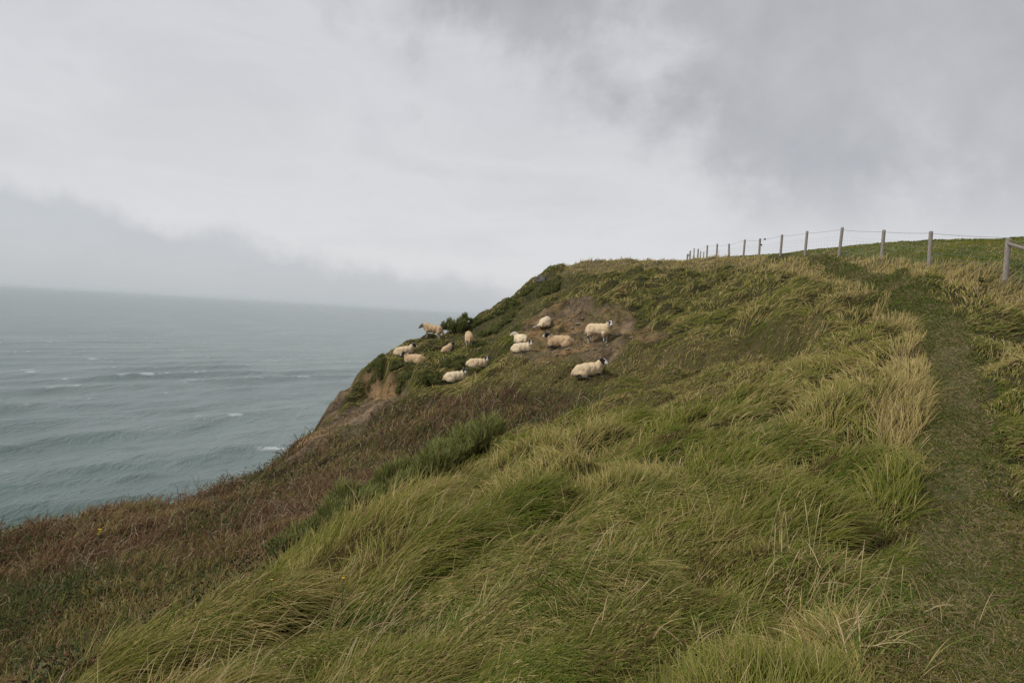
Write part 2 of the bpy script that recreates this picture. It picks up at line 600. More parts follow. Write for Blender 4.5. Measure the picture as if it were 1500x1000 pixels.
T_OA, T_OB, T_D, T_H1, T_H2, T_H3 = tussock(GX, GY)
zm = soft((ZONE == 0), 4) + 0.8 * soft(ZONE == 5, 4) + 0.55 * soft(ZONE == 6, 4) + 0.5 * soft(ZONE == 2, 4)
lump = (0.10 + 0.38 * T_H1) * np.clip(1 - (T_D / 0.72) ** 2, 0, 1) ** 0.8 * (0.6 + 0.6 * sstep(-0.5, 0.4, T_OA))
HGT = BASE - 0.22 * soft((ZONE == 0) | (ZONE == 6), 5) - 0.30 * soft(ZONE == 2, 4) - 0.12 * soft(ZONE == 5, 4) - 0.10 * soft(ZONE == 4, 4)
HGT = HGT + zm * lump + fbm(GX * 0.35, GY * 0.35, 3, 3) * 0.14 * soft(ZONE != 1, 5) * sstep(5, 12, GY) + fbm(GX * 1.6, GY * 1.6, 9, 3) * 0.03
soil = soft(ZONE == 3, 2)
HGT = HGT + soil * ((1 - 2.2 * np.abs(fbm(GX * 0.7, GY * 0.7, 21, 4))) * 0.17 + fbm(GX * 2.6, GY * 2.6, 22, 3) * 0.075)
HGT = HGT - 0.07 * soft(ZONE == 1, 4) + 0.10 * fbm(GX * 0.16, GY * 0.16, 77, 2) * soft(ZONE == 7, 3)


def scarp(H, px, depth, width):
    """a worn step: the turf breaks off along a line and the earth below it is scooped out"""
    line = world_poly(px)
    s, t = polyline_dist(GX, GY, line)
    s = s + fbm(GX * 0.9, GY * 0.9, 33, 3) * 0.35
    n = len(line) - 1
    fade = sstep(0.0, 0.6, t) * sstep(n, n - 0.6, t)
    s = -s
    return H - depth * fade * np.where(s > 0, sstep(0, 0.55, s) * np.exp(-np.maximum(s, 0) / width), 0) + 0.3 * depth * fade * np.where(s <= 0, np.exp(s / 0.7), 0)


HGT = scarp(HGT, [(735, 492), (752, 480), (782, 462), (800, 456)], 0.5, 1.6)
HGT = scarp(HGT, [(810, 452), (835, 443), (862, 446), (900, 456), (940, 474), (975, 492)], 0.55, 2.0)
HGT = scarp(HGT, [(1090, 492), (1150, 490), (1185, 498), (1220, 512)], 0.7, 1.3)
HGT = scarp(HGT, [(880, 520), (960, 520), (1040, 528), (1090, 540)], 0.35, 1.2)
HGT = scarp(HGT, [(534, 546), (560, 545), (590, 552), (620, 568)], 1.0, 1.6)
HGT = scarp(HGT, [(782, 420), (800, 416), (824, 412), (850, 416)], 0.6, 1.2)


def height(x, y):
    return sample(HGT, np.asarray(x, float), np.asarray(y, float))


def lerp(a, b, t):
    return np.asarray(a) * (1 - t[..., None]) + np.asarray(b) * t[..., None]


# ground colour: what the earth, thatch and moss between the blades look like
n_a = np.clip(fbm(GX * 0.7, GY * 0.7, 50, 4) * 0.5 + 0.5, 0, 1)
n_b = np.clip(fbm(GX * 2.7, GY * 2.7, 55, 4) * 0.6 + 0.5, 0, 1)
GC = lerp((0.038, 0.040, 0.016), (0.070, 0.060, 0.026), n_b)
ZC = {1: ((0.066, 0.075, 0.027), (0.098, 0.090, 0.040)), 2: ((0.040, 0.034, 0.020), (0.075, 0.052, 0.034)), 4: ((0.045, 0.052, 0.022), (0.085, 0.075, 0.035)),
      5: ((0.075, 0.070, 0.026), (0.120, 0.095, 0.045)), 6: ((0.10, 0.09, 0.045), (0.16, 0.13, 0.07)), 7: ((0.11, 0.135, 0.045), (0.15, 0.16, 0.06))}
for k, (ca, cb) in ZC.items():
    mk = soft(ZONE == k, 2)
    GC = GC * (1 - mk[..., None]) + lerp(ca, cb, n_b) * mk[..., None]
sc_ = lerp((0.085, 0.062, 0.042), (0.235, 0.175, 0.115), np.clip(n_b * 0.7 + n_a * 0.4 - 0.05, 0, 1))
orange = sstep(0.45, 0.70, fbm(GX * 0.6 + 4, GY * 0.6, 58, 4) * 0.5 + 0.5)
sc_ = sc_ * (1 - 0.55 * orange[..., None]) + np.array((0.30, 0.185, 0.085)) * 0.55 * orange[..., None]
moss = sstep(0.52, 0.72, fbm(GX * 1.1 - 7, GY * 1.1, 59, 4) * 0.5 + 0.5)
sc_ = sc_ * (1 - 0.6 * moss[..., None]) + np.array((0.085, 0.085, 0.036)) * 0.6 * moss[..., None]
GC = GC * (1 - soil[..., None]) + sc_ * soil[..., None]

m, T, out = new_mat('ground_earth')
at_ = N(T, 'ShaderNodeAttribute', attribute_name='tint')
so_ = N(T, 'ShaderNodeAttribute', attribute_name='soil')
tc = N(T, 'ShaderNodeTexCoord')
n1 = noise_node(T, tc.outputs['Object'], 9.0, 8, 0.65)
n2 = noise_node(T, tc.outputs['Object'], 38.0, 6, 0.7)
var = ramp(T, n1, [(0.3, (0.62, 0.62, 0.62)), (0.7, (1.30, 1.28, 1.22))])
var2 = ramp(T, n2, [(0.35, (0.72, 0.72, 0.72)), (0.68, (1.25, 1.25, 1.25))])
c = mixc(T, 1.0, mixc(T, 1.0, at_.outputs['Color'], var, 'MULTIPLY'), var2, 'MULTIPLY')
n5 = noise_node(T, tc.outputs['Object'], 2.6, 10, 0.72, 0.5)
crk = ramp(T, n5, [(0.36, (0.36, 0.33, 0.30)), (0.50, (1.0, 1.0, 1.0)), (0.66, (1.55, 1.45, 1.30))])
c = mixc(T, so_.outputs['Fac'], c, mixc(T, 1.0, c, crk, 'MULTIPLY'))
bs = N(T, 'ShaderNodeBsdfPrincipled', Roughness=0.95)
bs.inputs['Specular IOR Level'].default_value = 0.1
L(T, c, bs.inputs['Base Color'])
bp = N(T, 'ShaderNodeBump', Strength=0.8, Distance=0.06)
L(T, M(T, 'ADD', n1, M(T, 'MULTIPLY', n2, 0.5)), bp.inputs['Height'])
L(T, bp.outputs[0], bs.inputs['Normal'])
L(T, bs.outputs[0], out.inputs[0])
MAT_GROUND = m
terrain = grid_obj('terrain', np.stack((GX, GY, HGT), -1), MAT_GROUND, {'tint': GC, 'soil': soil})
set_props(terrain, 'grassy clifftop headland falling away to the sea', 'headland', kind='structure')

# ------------------------------------------------------------------ footpath: a worn strip draped over the land
seg = np.cumsum(np.r_[0, np.hypot(*np.diff(PATH, axis=0).T)])
tt = np.arange(0, seg[-1], 0.12)
px_ = np.interp(tt, seg, PATH[:, 0]); py_ = np.interp(tt, seg, PATH[:, 1])
for _ in range(14):
    px_[1:-1] = (px_[:-2] + 2 * px_[1:-1] + px_[2:]) / 4; py_[1:-1] = (py_[:-2] + 2 * py_[1:-1] + py_[2:]) / 4
tx, ty = np.gradient(px_), np.gradient(py_)
ln = np.hypot(tx, ty); tx, ty = tx / ln, ty / ln
rows = []
for k in range(9):
    s = (k - 4) / 4
    wv = 0.33 + 0.08 * fbm(tt * 0.9, np.full_like(tt, 3.0 + np.sign(s)), 93, 3)
    X_, Y_ = px_ + ty * s * wv, py_ - tx * s * wv
    rows.append(np.stack((X_, Y_, height(X_, Y_) + 0.022 * (1 - s * s) + 0.006 - 0.03 * (abs(s) == 1)), -1))
MAT_PATH = simple_mat('trodden_turf', (0.066, 0.076, 0.026), (0.135, 0.098, 0.056), 2.2, 0.95, 0.9, 12)
path = grid_obj('footpath', np.stack(rows, 1), MAT_PATH, flip=False)
set_props(path, 'narrow trodden footpath running up the hill beside the fence', 'footpath', kind='structure')

# ------------------------------------------------------------------ sea
rad = np.exp(np.linspace(math.log(50), math.log(70000), 860))
ang = np.radians(np.linspace(-100, 45, 620))
R_, A_ = np.meshgrid(rad, ang, indexing='ij')
SX, SY = R_ * np.sin(A_), R_ * np.cos(A_)
h = np.zeros_like(SX); steep = np.zeros_like(SX)
fade = 1 / (1 + (R_ / 420.0) ** 2)
for lam_, deg, amp, sd in [(36, -31, 0.8, 1), (29, -22, 0.40, 2), (51, -40, 0.45, 3), (15, -12, 0.24, 4), (11, -48, 0.17, 5), (7.5, -25, 0.10, 6)]:
    kx, ky = math.cos(math.radians(deg)), math.sin(math.radians(deg))
    am = amp * np.clip(0.75 + 0.75 * fbm(SX / (lam_ * 2.6), SY / (lam_ * 2.6), 100 + sd, 2), 0.05, 1.8)
    ph = (SX * kx + SY * ky) * 2 * math.pi / lam_ + 2.2 * fbm(SX / (lam_ * 2.2), SY / (lam_ * 2.2), 120 + sd, 2)
    wv = 2 * ((np.sin(ph) * 0.5 + 0.5) ** 1.7) - 0.85
    keep = sstep(lam_ * 0.35, lam_ * 0.12, R_ * 0.0085)
    h += am * wv * keep
    if lam_ > 25: steep += am * wv
h *= fade
brk = fbm(SX / 11, SY / 11, 140, 4)
foam = 0.8 * sstep(1.5, 2.1, steep * 0.55 + brk * 1.9) * sstep(-0.1, 0.45, fbm(SX / 4.0, SY / 4.0, 150, 3)) * sstep(1200, 300, R_)
dbr = ray(404, 655)
kbr = (SEA_Z - CAM_Z) / dbr.z
bx_, by_ = dbr.x * kbr, kbr
e1 = (SX - bx_) * 0.9 + (SY - by_) * 0.43; e2 = -(SX - bx_) * 0.43 + (SY - by_) * 0.9
foam = np.maximum(foam, np.exp(-(e1 / 5.0) ** 4 - ((e2 + 0.6 * brk) / 1.5) ** 2) * sstep(-0.5, 0.3, fbm(SX / 2.2, SY / 2.2, 152, 3)))
m, T, out = new_mat('sea_water')
tc = N(T, 'ShaderNodeTexCoord')
fo = N(T, 'ShaderNodeAttribute', attribute_name='foam')
mp = N(T, 'ShaderNodeMapping')
mp.inputs['Rotation'].default_value = (0, 0, math.radians(31))
mp.inputs['Scale'].default_value = (1.0, 0.35, 1.0)
L(T, tc.outputs['Object'], mp.inputs[0])
w1 = noise_node(T, mp.outputs[0], 0.16, 6, 0.62, 0.4)
w2 = noise_node(T, mp.outputs[0], 0.9, 5, 0.6, 0.3)
w3 = noise_node(T, mp.outputs[0], 0.022, 5, 0.6, 0.3)
caps = noise_node(T, mp.outputs[0], 0.05, 7, 0.66, 0.6, (91.0, 33.0, 0.0))
capm = N(T, 'ShaderNodeMapRange'); capm.interpolation_type = 'SMOOTHSTEP'
capm.inputs[1].default_value = 0.70; capm.inputs[2].default_value = 0.77
L(T, caps, capm.inputs[0])
base = ramp(T, w3, [(0.35, (0.080, 0.130, 0.115)), (0.66, (0.125, 0.180, 0.160))])
foamf = M(T, 'MAXIMUM', fo.outputs['Fac'], M(T, 'MULTIPLY', capm.outputs[0], 0.8), clamp=True)
streak = ramp(T, w1, [(0.45, (1, 1, 1)), (0.75, (1.25, 1.25, 1.25))])
colw = mixc(T, foamf, mixc(T, 1.0, base, streak, 'MULTIPLY'), (0.62, 0.65, 0.66))
bs = N(T, 'ShaderNodeBsdfPrincipled', Roughness=0.32)
bs.inputs['IOR'].default_value = 1.33
L(T, colw, bs.inputs['Base Color'])
L(T, M(T, 'ADD', M(T, 'MULTIPLY', foamf, 0.5), 0.22), bs.inputs['Roughness'])
bp = N(T, 'ShaderNodeBump', Strength=1.0, Distance=1.5)
L(T, M(T, 'ADD', w1, M(T, 'MULTIPLY', w2, 0.35)), bp.inputs['Height'])
L(T, bp.outputs[0], bs.inputs['Normal'])
L(T, bs.outputs[0], out.inputs[0])
sea = grid_obj('sea', np.stack((SX, SY, SEA_Z + h), -1), m, {'foam': foam})
set_props(sea, 'grey-green choppy sea with swell and scattered white caps', 'sea', kind='structure')

# ------------------------------------------------------------------ sea air
hz_m, T, out = new_mat('sea_haze')
pv = N(T, 'ShaderNodeVolumePrincipled', Density=0.5e-4, Anisotropy=0.0)
pv.inputs['Color'].default_value = (0.90, 0.94, 0.97, 1)
L(T, pv.outputs[0], out.inputs['Volume'])
hx, hb_, ht = 76000.0, SEA_Z - 4.5, 22.0
HV = [(a, b, c) for c in (hb_, ht) for a, b in ((-hx, -hx), (hx, -hx), (hx, hx), (-hx, hx))]
haze = mesh_obj('haze', HV, [(3, 2, 1, 0), (4, 5, 6, 7), (0, 1, 5, 4), (1, 2, 6, 5), (2, 3, 7, 6), (3, 0, 4, 7)], hz_m, None, False)
set_props(haze, 'thin pale sea haze softening the horizon', 'haze', kind='stuff')

# ------------------------------------------------------------------ grass, thicket and seed stems, blade by blade
def scatter(n, rmin=1.5, rmax=78, half=49):
    q = rng.random(n)
    r = rmin * (rmax / rmin) ** (0.45 * q + 0.55 * q ** 1.25)
    a = np.radians(rng.uniform(-half, half, n))
    return r * np.sin(a), r * np.cos(a), r


def blades(x, y, length, a0, a1, azim, k=6, sink=0.02, z=None, power=1.15):
    """curved blades: a0/a1 lean from vertical at root and tip, azim the way they lean"""
    n = len(x)
    t = (np.arange(k - 1) + 0.5) / (k - 1)
    ang = a0[:, None] + (a1 - a0)[:, None] * t[None] ** power
    st = (length / (k - 1))[:, None]
    hz = np.concatenate((np.zeros((n, 1)), np.cumsum(np.sin(ang) * st, 1)), 1)
    up = np.concatenate((np.zeros((n, 1)), np.cumsum(np.cos(ang) * st, 1)), 1)
    if z is None: z = height(x, y)
    P = np.empty((n, k, 3))
    P[..., 0] = x[:, None] + np.cos(azim)[:, None] * hz
    P[..., 1] = y[:, None] + np.sin(azim)[:, None] * hz
    P[..., 2] = (z - sink)[:, None] + up
    g = height(P[..., 0].ravel(), P[..., 1].ravel()).reshape(n, k)      # keep drooping tips above the turf
    P[:, 1:, 2] = np.maximum(P[:, 1:, 2], g[:, 1:] + 0.015 + 0.03 * rng.random((n, k - 1)))
    return P


def pick(arr, z):
    return np.array(arr, float)[z]


def U(a, b, n):
    return rng.uniform(a, b, n)


def make_grass(n):
    x, y, r = scatter(n)
    z = zones(x, y)
    s = sample(EDGE_S, x, y)
    # zone:           meadow path  bramb soil  gorse hollow straw field
    keep = pick([1.0, 1.0, 0.55, 0.16, 0.9, 0.9, 1.0, 1.0], z)
    keep = np.where((z == 1) & (fbm(x * 0.9, y * 0.9, 265, 3) > 0.3), 0.25, keep)
    keep = np.where((z == 3), np.where(fbm(x * 0.9, y * 0.9, 240, 3) > 0.12, 0.55, 0.06), keep)
    keep = keep * np.where(s > 0.6, 0.7 * (s < 6), 1.0)
    ok = rng.random(n) < keep
    x, y, r, z, s = x[ok], y[ok], r[ok], z[ok], s[ok]
    n = len(x)
    oa, ob, d, h1, h2, h3 = tussock(x, y)
    # fewer roots in the hollows between clumps
    ok = ~((z == 0) & (rng.random(n) < 0.85 * sstep(0.46, 0.70, d)))
    x, y, r, z, s, oa, ob, d, h1, h2, h3 = [q[ok] for q in (x, y, r, z, s, oa, ob, d, h1, h2, h3)]
    n = len(x)
    big = fbm(x * 0.30, y * 0.30, 200, 3)
    mid = fbm(x * 1.1, y * 1.1, 210, 3)
    fine = fbm(x * 4.5, y * 4.5, 220, 2)
    length = pick([0.36, 0.095, 0.27, 0.13, 0.17, 0.19, 0.33, 0.075], z) * (0.62 + 0.55 * h1) * U(0.5, 1.2, n) * (1 - 0.35 * sstep(30, 42, y)) * U(0.75, 1.2, n)
    pd, _ = polyline_dist(x, y, PATH)
    length *= np.where((z == 0) & (pd < 0), 1 - 0.55 * sstep(1.5, 0.5, -pd), 1.0) * (1 + 0.22 * mid)
    wa = x * math.cos(WIND) + y * math.sin(WIND); wb = -x * math.sin(WIND) + y * math.cos(WIND)
    pocket = sstep(0.40, 0.62, fbm(wa * 1.0, wb * 2.4, 270, 3)) * (1 - 0.65 * sstep(6.5, 4.0, r)) * ((z == 0) | (z == 5) | (z == 6))
    length *= (1 - 0.5 * pocket) * (1 - 0.38 * sstep(7.5, 3.5, r))
    lean0 = pick([0.85, 1.1, 0.35, 0.6, 0.45, 0.7, 0.42, 0.6], z) + 0.25 * fbm(x * 0.8, y * 0.8, 230, 3) + 0.22 * sstep(9, 4, r) * (z == 0) + 0.25 * rng.standard_normal(n)
    bend = pick([1.10, 0.6, 0.75, 0.7, 0.7, 0.95, 0.80, 0.7], z) * U(0.45, 1.25, n) + 0.25 * mid
    az = WIND + 0.75 * big + 0.55 * mid + 0.45 * fine + (h2 - 0.5) * 1.5 + ob * 0.9 + rng.standard_normal(n) * pick([0.26, 1.6, 0.9, 1.2, 0.9, 0.45, 0.30, 0.8], z)
    # a share of blades stand more upright, some are thrown the other way
    up = rng.random(n) < pick([0.06, 0.1, 0.3, 0.2, 0.3, 0.15, 0.3, 0.2], z)
    lean0[up] *= 0.4; bend[up] *= 0.55
    az[up] += rng.standard_normal(up.sum()) * 0.8
    P = blades(x, y, length, np.clip(lean0, -0.2, 1.3), np.clip(lean0 + bend, 0.0, 1.95), az)
    k = P.shape[1]
    t = np.linspace(0, 1, k)[None, :, None]
    # colour
    lowb = np.where(z == 2, sstep(15, 9.5, y), 0.0)
    dry = 0.26 + 0.18 * mid + 0.16 * big + (h3 - 0.5) * 0.38 + 0.08 * fine
    dry = dry + pick([0.0, -0.02, 0.36, 0.30, 0.02, 0.10, 0.60, -0.30], z) - 0.28 * lowb
    isd = rng.random(n) < np.clip(dry, 0.03, 0.9)
    dryb = np.where(isd, U(0.65, 1.0, n), np.clip(0.10 + 0.30 * dry + 0.10 * rng.standard_normal(n), 0, 0.5))
    green = lerp((0.066, 0.122, 0.010), (0.246, 0.256, 0.044), np.clip(0.46 + 0.24 * rng.standard_normal(n) + 0.45 * (h2 - .5) + 0.25 * mid + 0.2 * big, 0, 1))
    straw = lerp((0.33, 0.25, 0.090), (0.66, 0.51, 0.245), rng.random(n))
    brown = lerp((0.15, 0.100, 0.046), (0.28, 0.185, 0.092), rng.random(n))
    base = green * (1 - dryb[:, None]) + straw * dryb[:, None]
    isb = (rng.random(n) < pick([0.05, 0.22, 0.50, 0.55, 0.15, 0.15, 0.06, 0.03], z) - 0.25 * lowb)
    base[isb] = brown[isb]
    base = base * pick([1.0, 0.72, 0.80, 0.85, 0.85, 1.0, 1.0, 0.9], z)[:, None]
    pocket_shade = (rng.random(n) < 0.8 * pocket)
    base[pocket_shade] = brown[pocket_shade] * np.array((0.50, 0.58, 0.45))  # shadow pits between tussocks painted in as darker olive-brown blades
    tipm = np.clip(rng.random(n) ** 2.0 * (0.6 + 1.2 * np.clip(dry, 0, 1)), 0, 0.95)
    tip = base * (1 - tipm[:, None]) + straw * 1.1 * tipm[:, None]
    root = base * 0.55 + np.array((0.075, 0.055, 0.024)) * 0.45  # dead thatch brown, plus painted darkening that deepens the shade at the roots
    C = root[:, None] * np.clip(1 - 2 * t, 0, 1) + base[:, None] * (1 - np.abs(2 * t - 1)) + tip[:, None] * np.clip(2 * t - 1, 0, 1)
    w0 = (0.0011 + 0.00030 * r) * U(0.7, 1.35, n) * np.where(z == 7, 1.4, 1.0)
    coarse = (rng.random(n) < 0.07) & (z == 0) & (fbm(x * 0.7, y * 0.7, 250, 2) > 0.1)
    w0[coarse] *= 2.0
    prof = np.array([1.0, 1.0, 0.92, 0.75, 0.5, 0.18])[None]
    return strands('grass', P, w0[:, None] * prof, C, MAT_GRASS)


g = make_grass(760000)
set_props(g, 'long windswept green and straw grass covering the clifftop', 'grass', kind='stuff')


def make_seed_stems(n):
    x, y, r = scatter(n, 2.6, 45)
    z = zones(x, y)
    cl = fbm(x * 0.9, y * 0.9, 300, 3)
    ok = ((z == 0) & (cl > 0.32) & (rng.random(n) < 0.5)) | ((z == 6) & (cl > 0.0)) | ((z == 2) & (cl > 0.35))
    x, y, r, z = x[ok], y[ok], r[ok], z[ok]
    n = len(x)
    L_ = U(0.25, 0.55, n)
    a0 = U(0.2, 0.85, n); a1 = a0 + U(0.2, 0.9, n)
    az = WIND + 0.4 * fbm(x * 0.5, y * 0.5, 310, 2) + 0.35 * rng.standard_normal(n)
    P = blades(x, y, L_, a0, a1, az, k=7)
    c = lerp((0.36, 0.28, 0.13), (0.62, 0.50, 0.29), rng.random(n))
    c[rng.random(n) < 0.2] = (0.17, 0.105, 0.065)
    C = np.repeat(c[:, None], 7, 1)
    w0 = (0.0007 + 0.00015 * r) * U(0.8, 1.2, n)
    prof = np.array([1, 1, 0.9, 0.8, 0.9, 1.6, 0.5])[None]
    return strands('seed_stems', P, w0[:, None] * prof, C, MAT_GRASS)


def coarse_tufts():
    P, R_w, C = [], [], []
    for (u, v, n, wd) in [(1225, 955, 190, 0.9), (1195, 890, 150, 0.8), (1235, 850, 130, 1.2), (620, 945, 170, 0.5), (560, 905, 120, 0.4), (470, 925, 120, 0.4), (1150, 690, 120, 0.6), (1110, 640, 90, 0.6), (690, 905, 120, 0.45), (1060, 985, 120, 0.8), (900, 905, 80, 0.5), (1320, 905, 60, 1.3), (760, 700, 90, 0.5), (980, 760, 90, 0.5)]:
        p = ground_at(u, v, HGT)
        x = p[0] + rng.standard_normal(n) * 0.16; y = p[1] + rng.standard_normal(n) * 0.13
        a0 = np.clip(0.65 + 0.3 * rng.standard_normal(n), 0, 1.3)
        Q = blades(x, y, U(0.16, 0.36, n), a0, a0 + U(0.5, 1.35, n), WIND + wd * rng.standard_normal(n), k=7)
        g_ = lerp((0.080, 0.145, 0.022), (0.225, 0.270, 0.062), rng.random(n))
        s_ = lerp((0.42, 0.31, 0.14), (0.68, 0.54, 0.32), rng.random(n))
        ds = rng.random(n) < 0.28
        b_ = np.where(ds[:, None], s_, g_)
        t = np.linspace(0, 1, 7)[None, :, None] ** 2.5 * (rng.random(n) < 0.5)[:, None, None]
        P.append(Q); C.append(b_[:, None] * (1 - t) + s_[:, None] * t)
        R_w.append(U(0.0014, 0.0030, n)[:, None] * np.array([.8, 1, 1, .95, .8, .5, .12])[None])
    return strands('coarse_grass', np.concatenate(P), np.concatenate(R_w), np.concatenate(C), MAT_GRASS)


g = coarse_tufts()
set_props(g, 'broad-bladed coarse grass tufts leaning over the footpath edge and bank', 'grass', kind='stuff')


def path_thatch(n):
    k = rng.integers(0, len(px_) - 1, n)
    k = (len(px_) * rng.random(n) ** 1.6).astype(int)
    off = rng.standard_normal(n) * 0.24
    x = px_[k] + ty[k] * off + U(-.1, .1, n); y = py_[k] - tx[k] * off + U(-.1, .1, n)
    ok = (y > 1.5) & (y < 45) & ((fbm(x * 0.9, y * 0.9, 265, 3) < 0.3) | (rng.random(n) < 0.25))
    x, y = x[ok], y[ok]; n = len(x)
    r = np.hypot(x, y)
    a0 = U(0.7, 1.35, n)
    Q = blades(x, y, U(0.05, 0.15, n), a0, a0 + U(0.0, 0.5, n), U(0, 6.283, n), k=4, z=height(x, y) + 0.02)
    gr = lerp((0.070, 0.100, 0.024), (0.170, 0.185, 0.052), rng.random(n))
    st = lerp((0.18, 0.14, 0.07), (0.34, 0.27, 0.155), rng.random(n))
    worn = np.clip(0.30 + 0.35 * fbm(x * 1.2, y * 1.2, 260, 3) + 0.15 * np.exp(-(off[ok] / 0.2) ** 2), 0, 1)
    c = np.where((rng.random(n) < worn)[:, None], st, gr)
    return strands('path_thatch', Q, ((0.0010 + 0.00028 * r) * U(.7, 1.3, n))[:, None] * np.array([1, 1, .8, .3])[None], np.repeat(c[:, None], 4, 1), MAT_GRASS)


g = path_thatch(90000)
set_props(g, 'short trodden grass and dead thatch on the footpath', 'grass', kind='stuff')

g = make_seed_stems(8000)
set_props(g, 'tall pale dry seed stems standing above the windswept grass', 'grass', kind='stuff')


def make_thicket(n):
    """dead bracken and bramble canes"""
    x, y, r = scatter(n, 5.0, 45)
    z = zones(x, y)
    ok = z == 2
    x, y, r = x[ok], y[ok], r[ok]
    n = len(x)
    cl = fbm(x * 0.55, y * 0.55, 320, 4)
    low = sstep(15, 9.5, y)                                     # greener and lower at the foot of the bank
    cl2 = fbm(x * 0.33, y * 0.33, 326, 3)
    ln_ = np.clip(0.40 + 0.42 * cl, 0.12, 0.9) * U(0.4, 1.3, n) * (1 - 0.45 * low)
    a0 = np.abs(rng.standard_normal(n)) * 0.45
    a1 = a0 + U(0.1, 1.9, n)
    az = np.where(rng.random(n) < 0.5, WIND + 0.7 * rng.standard_normal(n), U(0, 6.283, n))
    P = blades(x, y, np.maximum(ln_, 0.1), a0, a1, az, k=6, power=1.6)
    P[:, 1:] += rng.standard_normal((n, 5, 3)) * 0.016
    red = lerp((0.105, 0.060, 0.037), (0.225, 0.138, 0.082), rng.random(n))
    pale = lerp((0.30, 0.21, 0.12), (0.44, 0.345, 0.22), rng.random(n))
    dk = lerp((0.060, 0.080, 0.026), (0.160, 0.170, 0.062), rng.random(n))
    u = rng.random(n)
    pg = np.clip(0.28 - 0.75 * cl2 + 0.45 * low, 0.03, 0.9)
    red = red * np.where(cl2 > 0, 1.0, 1.0)[:, None] * (1 + 0.45 * np.clip(cl2, -1, 1))[:, None]
    c = np.where((u < pg)[:, None], dk, np.where((u > 0.91 - 0.2 * np.clip(cl2, 0, 1))[:, None], pale, red))
    C = np.repeat(c[:, None], 6, 1)
    w0 = (0.0018 + 0.00026 * r) * U(0.6, 1.5, n)
    ix = rng.choice(np.nonzero(r > 14)[0], 380, replace=False)
    Pc = blades(x[ix], y[ix], U(0.4, 0.95, 380), U(-0.1, 0.5, 380), U(1.0, 2.3, 380), U(0, 6.283, 380), k=6)
    Pc[:, 1:] += rng.standard_normal((380, 5, 3)) * 0.025
    P[ix] = Pc; C[ix] = np.repeat(lerp((0.22, 0.17, 0.12), (0.36, 0.30, 0.23), rng.random(380))[:, None], 6, 1)
    w0[ix] = 0.002 + 0.00016 * r[ix]
    return strands('bramble_thicket', P, w0[:, None] * np.array([1.1, 1, 1, .9, .75, .4])[None], C, MAT_TWIG)


g = make_thicket(170000)
set_props(g, 'tangled red-brown dead bracken and bramble below the grass bank', 'thicket', kind='stuff')


def leaf_mat(name):
    m, T, out = new_mat(name)
    a = N(T, 'ShaderNodeAttribute', attribute_name='tint')
    b = N(T, 'ShaderNodeBsdfPrincipled', Roughness=0.55)
    b.inputs['Specular IOR Level'].default_value = 0.1
    L(T, a.outputs['Color'], b.inputs['Base Color'])
    L(T, b.outputs[0], out.inputs[0])
    return m


MAT_LEAF = leaf_mat('leaf')


def leaf_cloud(name, C, size, col, mat, parent=None, bias=None):
    """leaf-sized pointed quads, randomly turned"""
    n = len(C)
    d1 = rng.standard_normal((n, 3)); d1[:, 2] += 0.3
    d1 /= np.linalg.norm(d1, axis=1)[:, None]
    d2 = np.cross(d1, rng.standard_normal((n, 3)))
    d2 /= np.linalg.norm(d2, axis=1)[:, None]
    s = size[:, None]
    V = np.stack((C - d1 * s * .5, C + d2 * s * .32, C + d1 * s * .6, C - d2 * s * .32), 1)
    me = bpy.data.meshes.new(name)
    me.vertices.add(n * 4)
    me.vertices.foreach_set('co', V.reshape(-1).astype(np.float32))
    me.loops.add(n * 4)
    me.loops.foreach_set('vertex_index', np.arange(n * 4, dtype=np.int32))
    me.polygons.add(n)
    me.polygons.foreach_set('loop_start', np.arange(n, dtype=np.int32) * 4)
    me.polygons.foreach_set('loop_total', np.full(n, 4, np.int32))
    me.update(calc_edges=True)
    a = me.attributes.new('tint', 'FLOAT_COLOR', 'POINT')
    c4 = np.ones((n, 4, 4), np.float32); c4[..., :3] = col[:, None]
    a.data.foreach_set('color', c4.reshape(-1))
    me.materials.append(mat)
    o = bpy.data.objects.new(name, me)
    COL.objects.link(o)
    if parent: o.parent = parent
    return o


def make_bramble_leaves(n):
    x, y, r = scatter(n, 5, 45)
    z = zones(x, y)
    cl = fbm(x * 0.75, y * 0.75, 330, 4)
    ok = (z == 2) & (cl > 0.08)
    x, y, r, cl = x[ok], y[ok], r[ok], cl[ok]
    n = len(x)
    up = U(0.03, 0.42, n) * (0.4 + 1.1 * np.clip(cl, 0, 1))
    C = np.stack((x, y, height(x, y) + up), 1)
    col = lerp((0.036, 0.050, 0.020), (0.090, 0.105, 0.038), rng.random(n))
    rd = rng.random(n) < 0.22
    col[rd] = lerp((0.10, 0.04, 0.028), (0.16, 0.08, 0.04), rng.random(rd.sum()))
    return leaf_cloud('bramble_leaves', C, (0.022 + 0.0013 * r) * U(0.6, 1.4, n), col, MAT_LEAF)


g = make_bramble_leaves(220000)
set_props(g, 'dark green and reddish bramble leaves among the dead canes', 'bramble', kind='stuff')


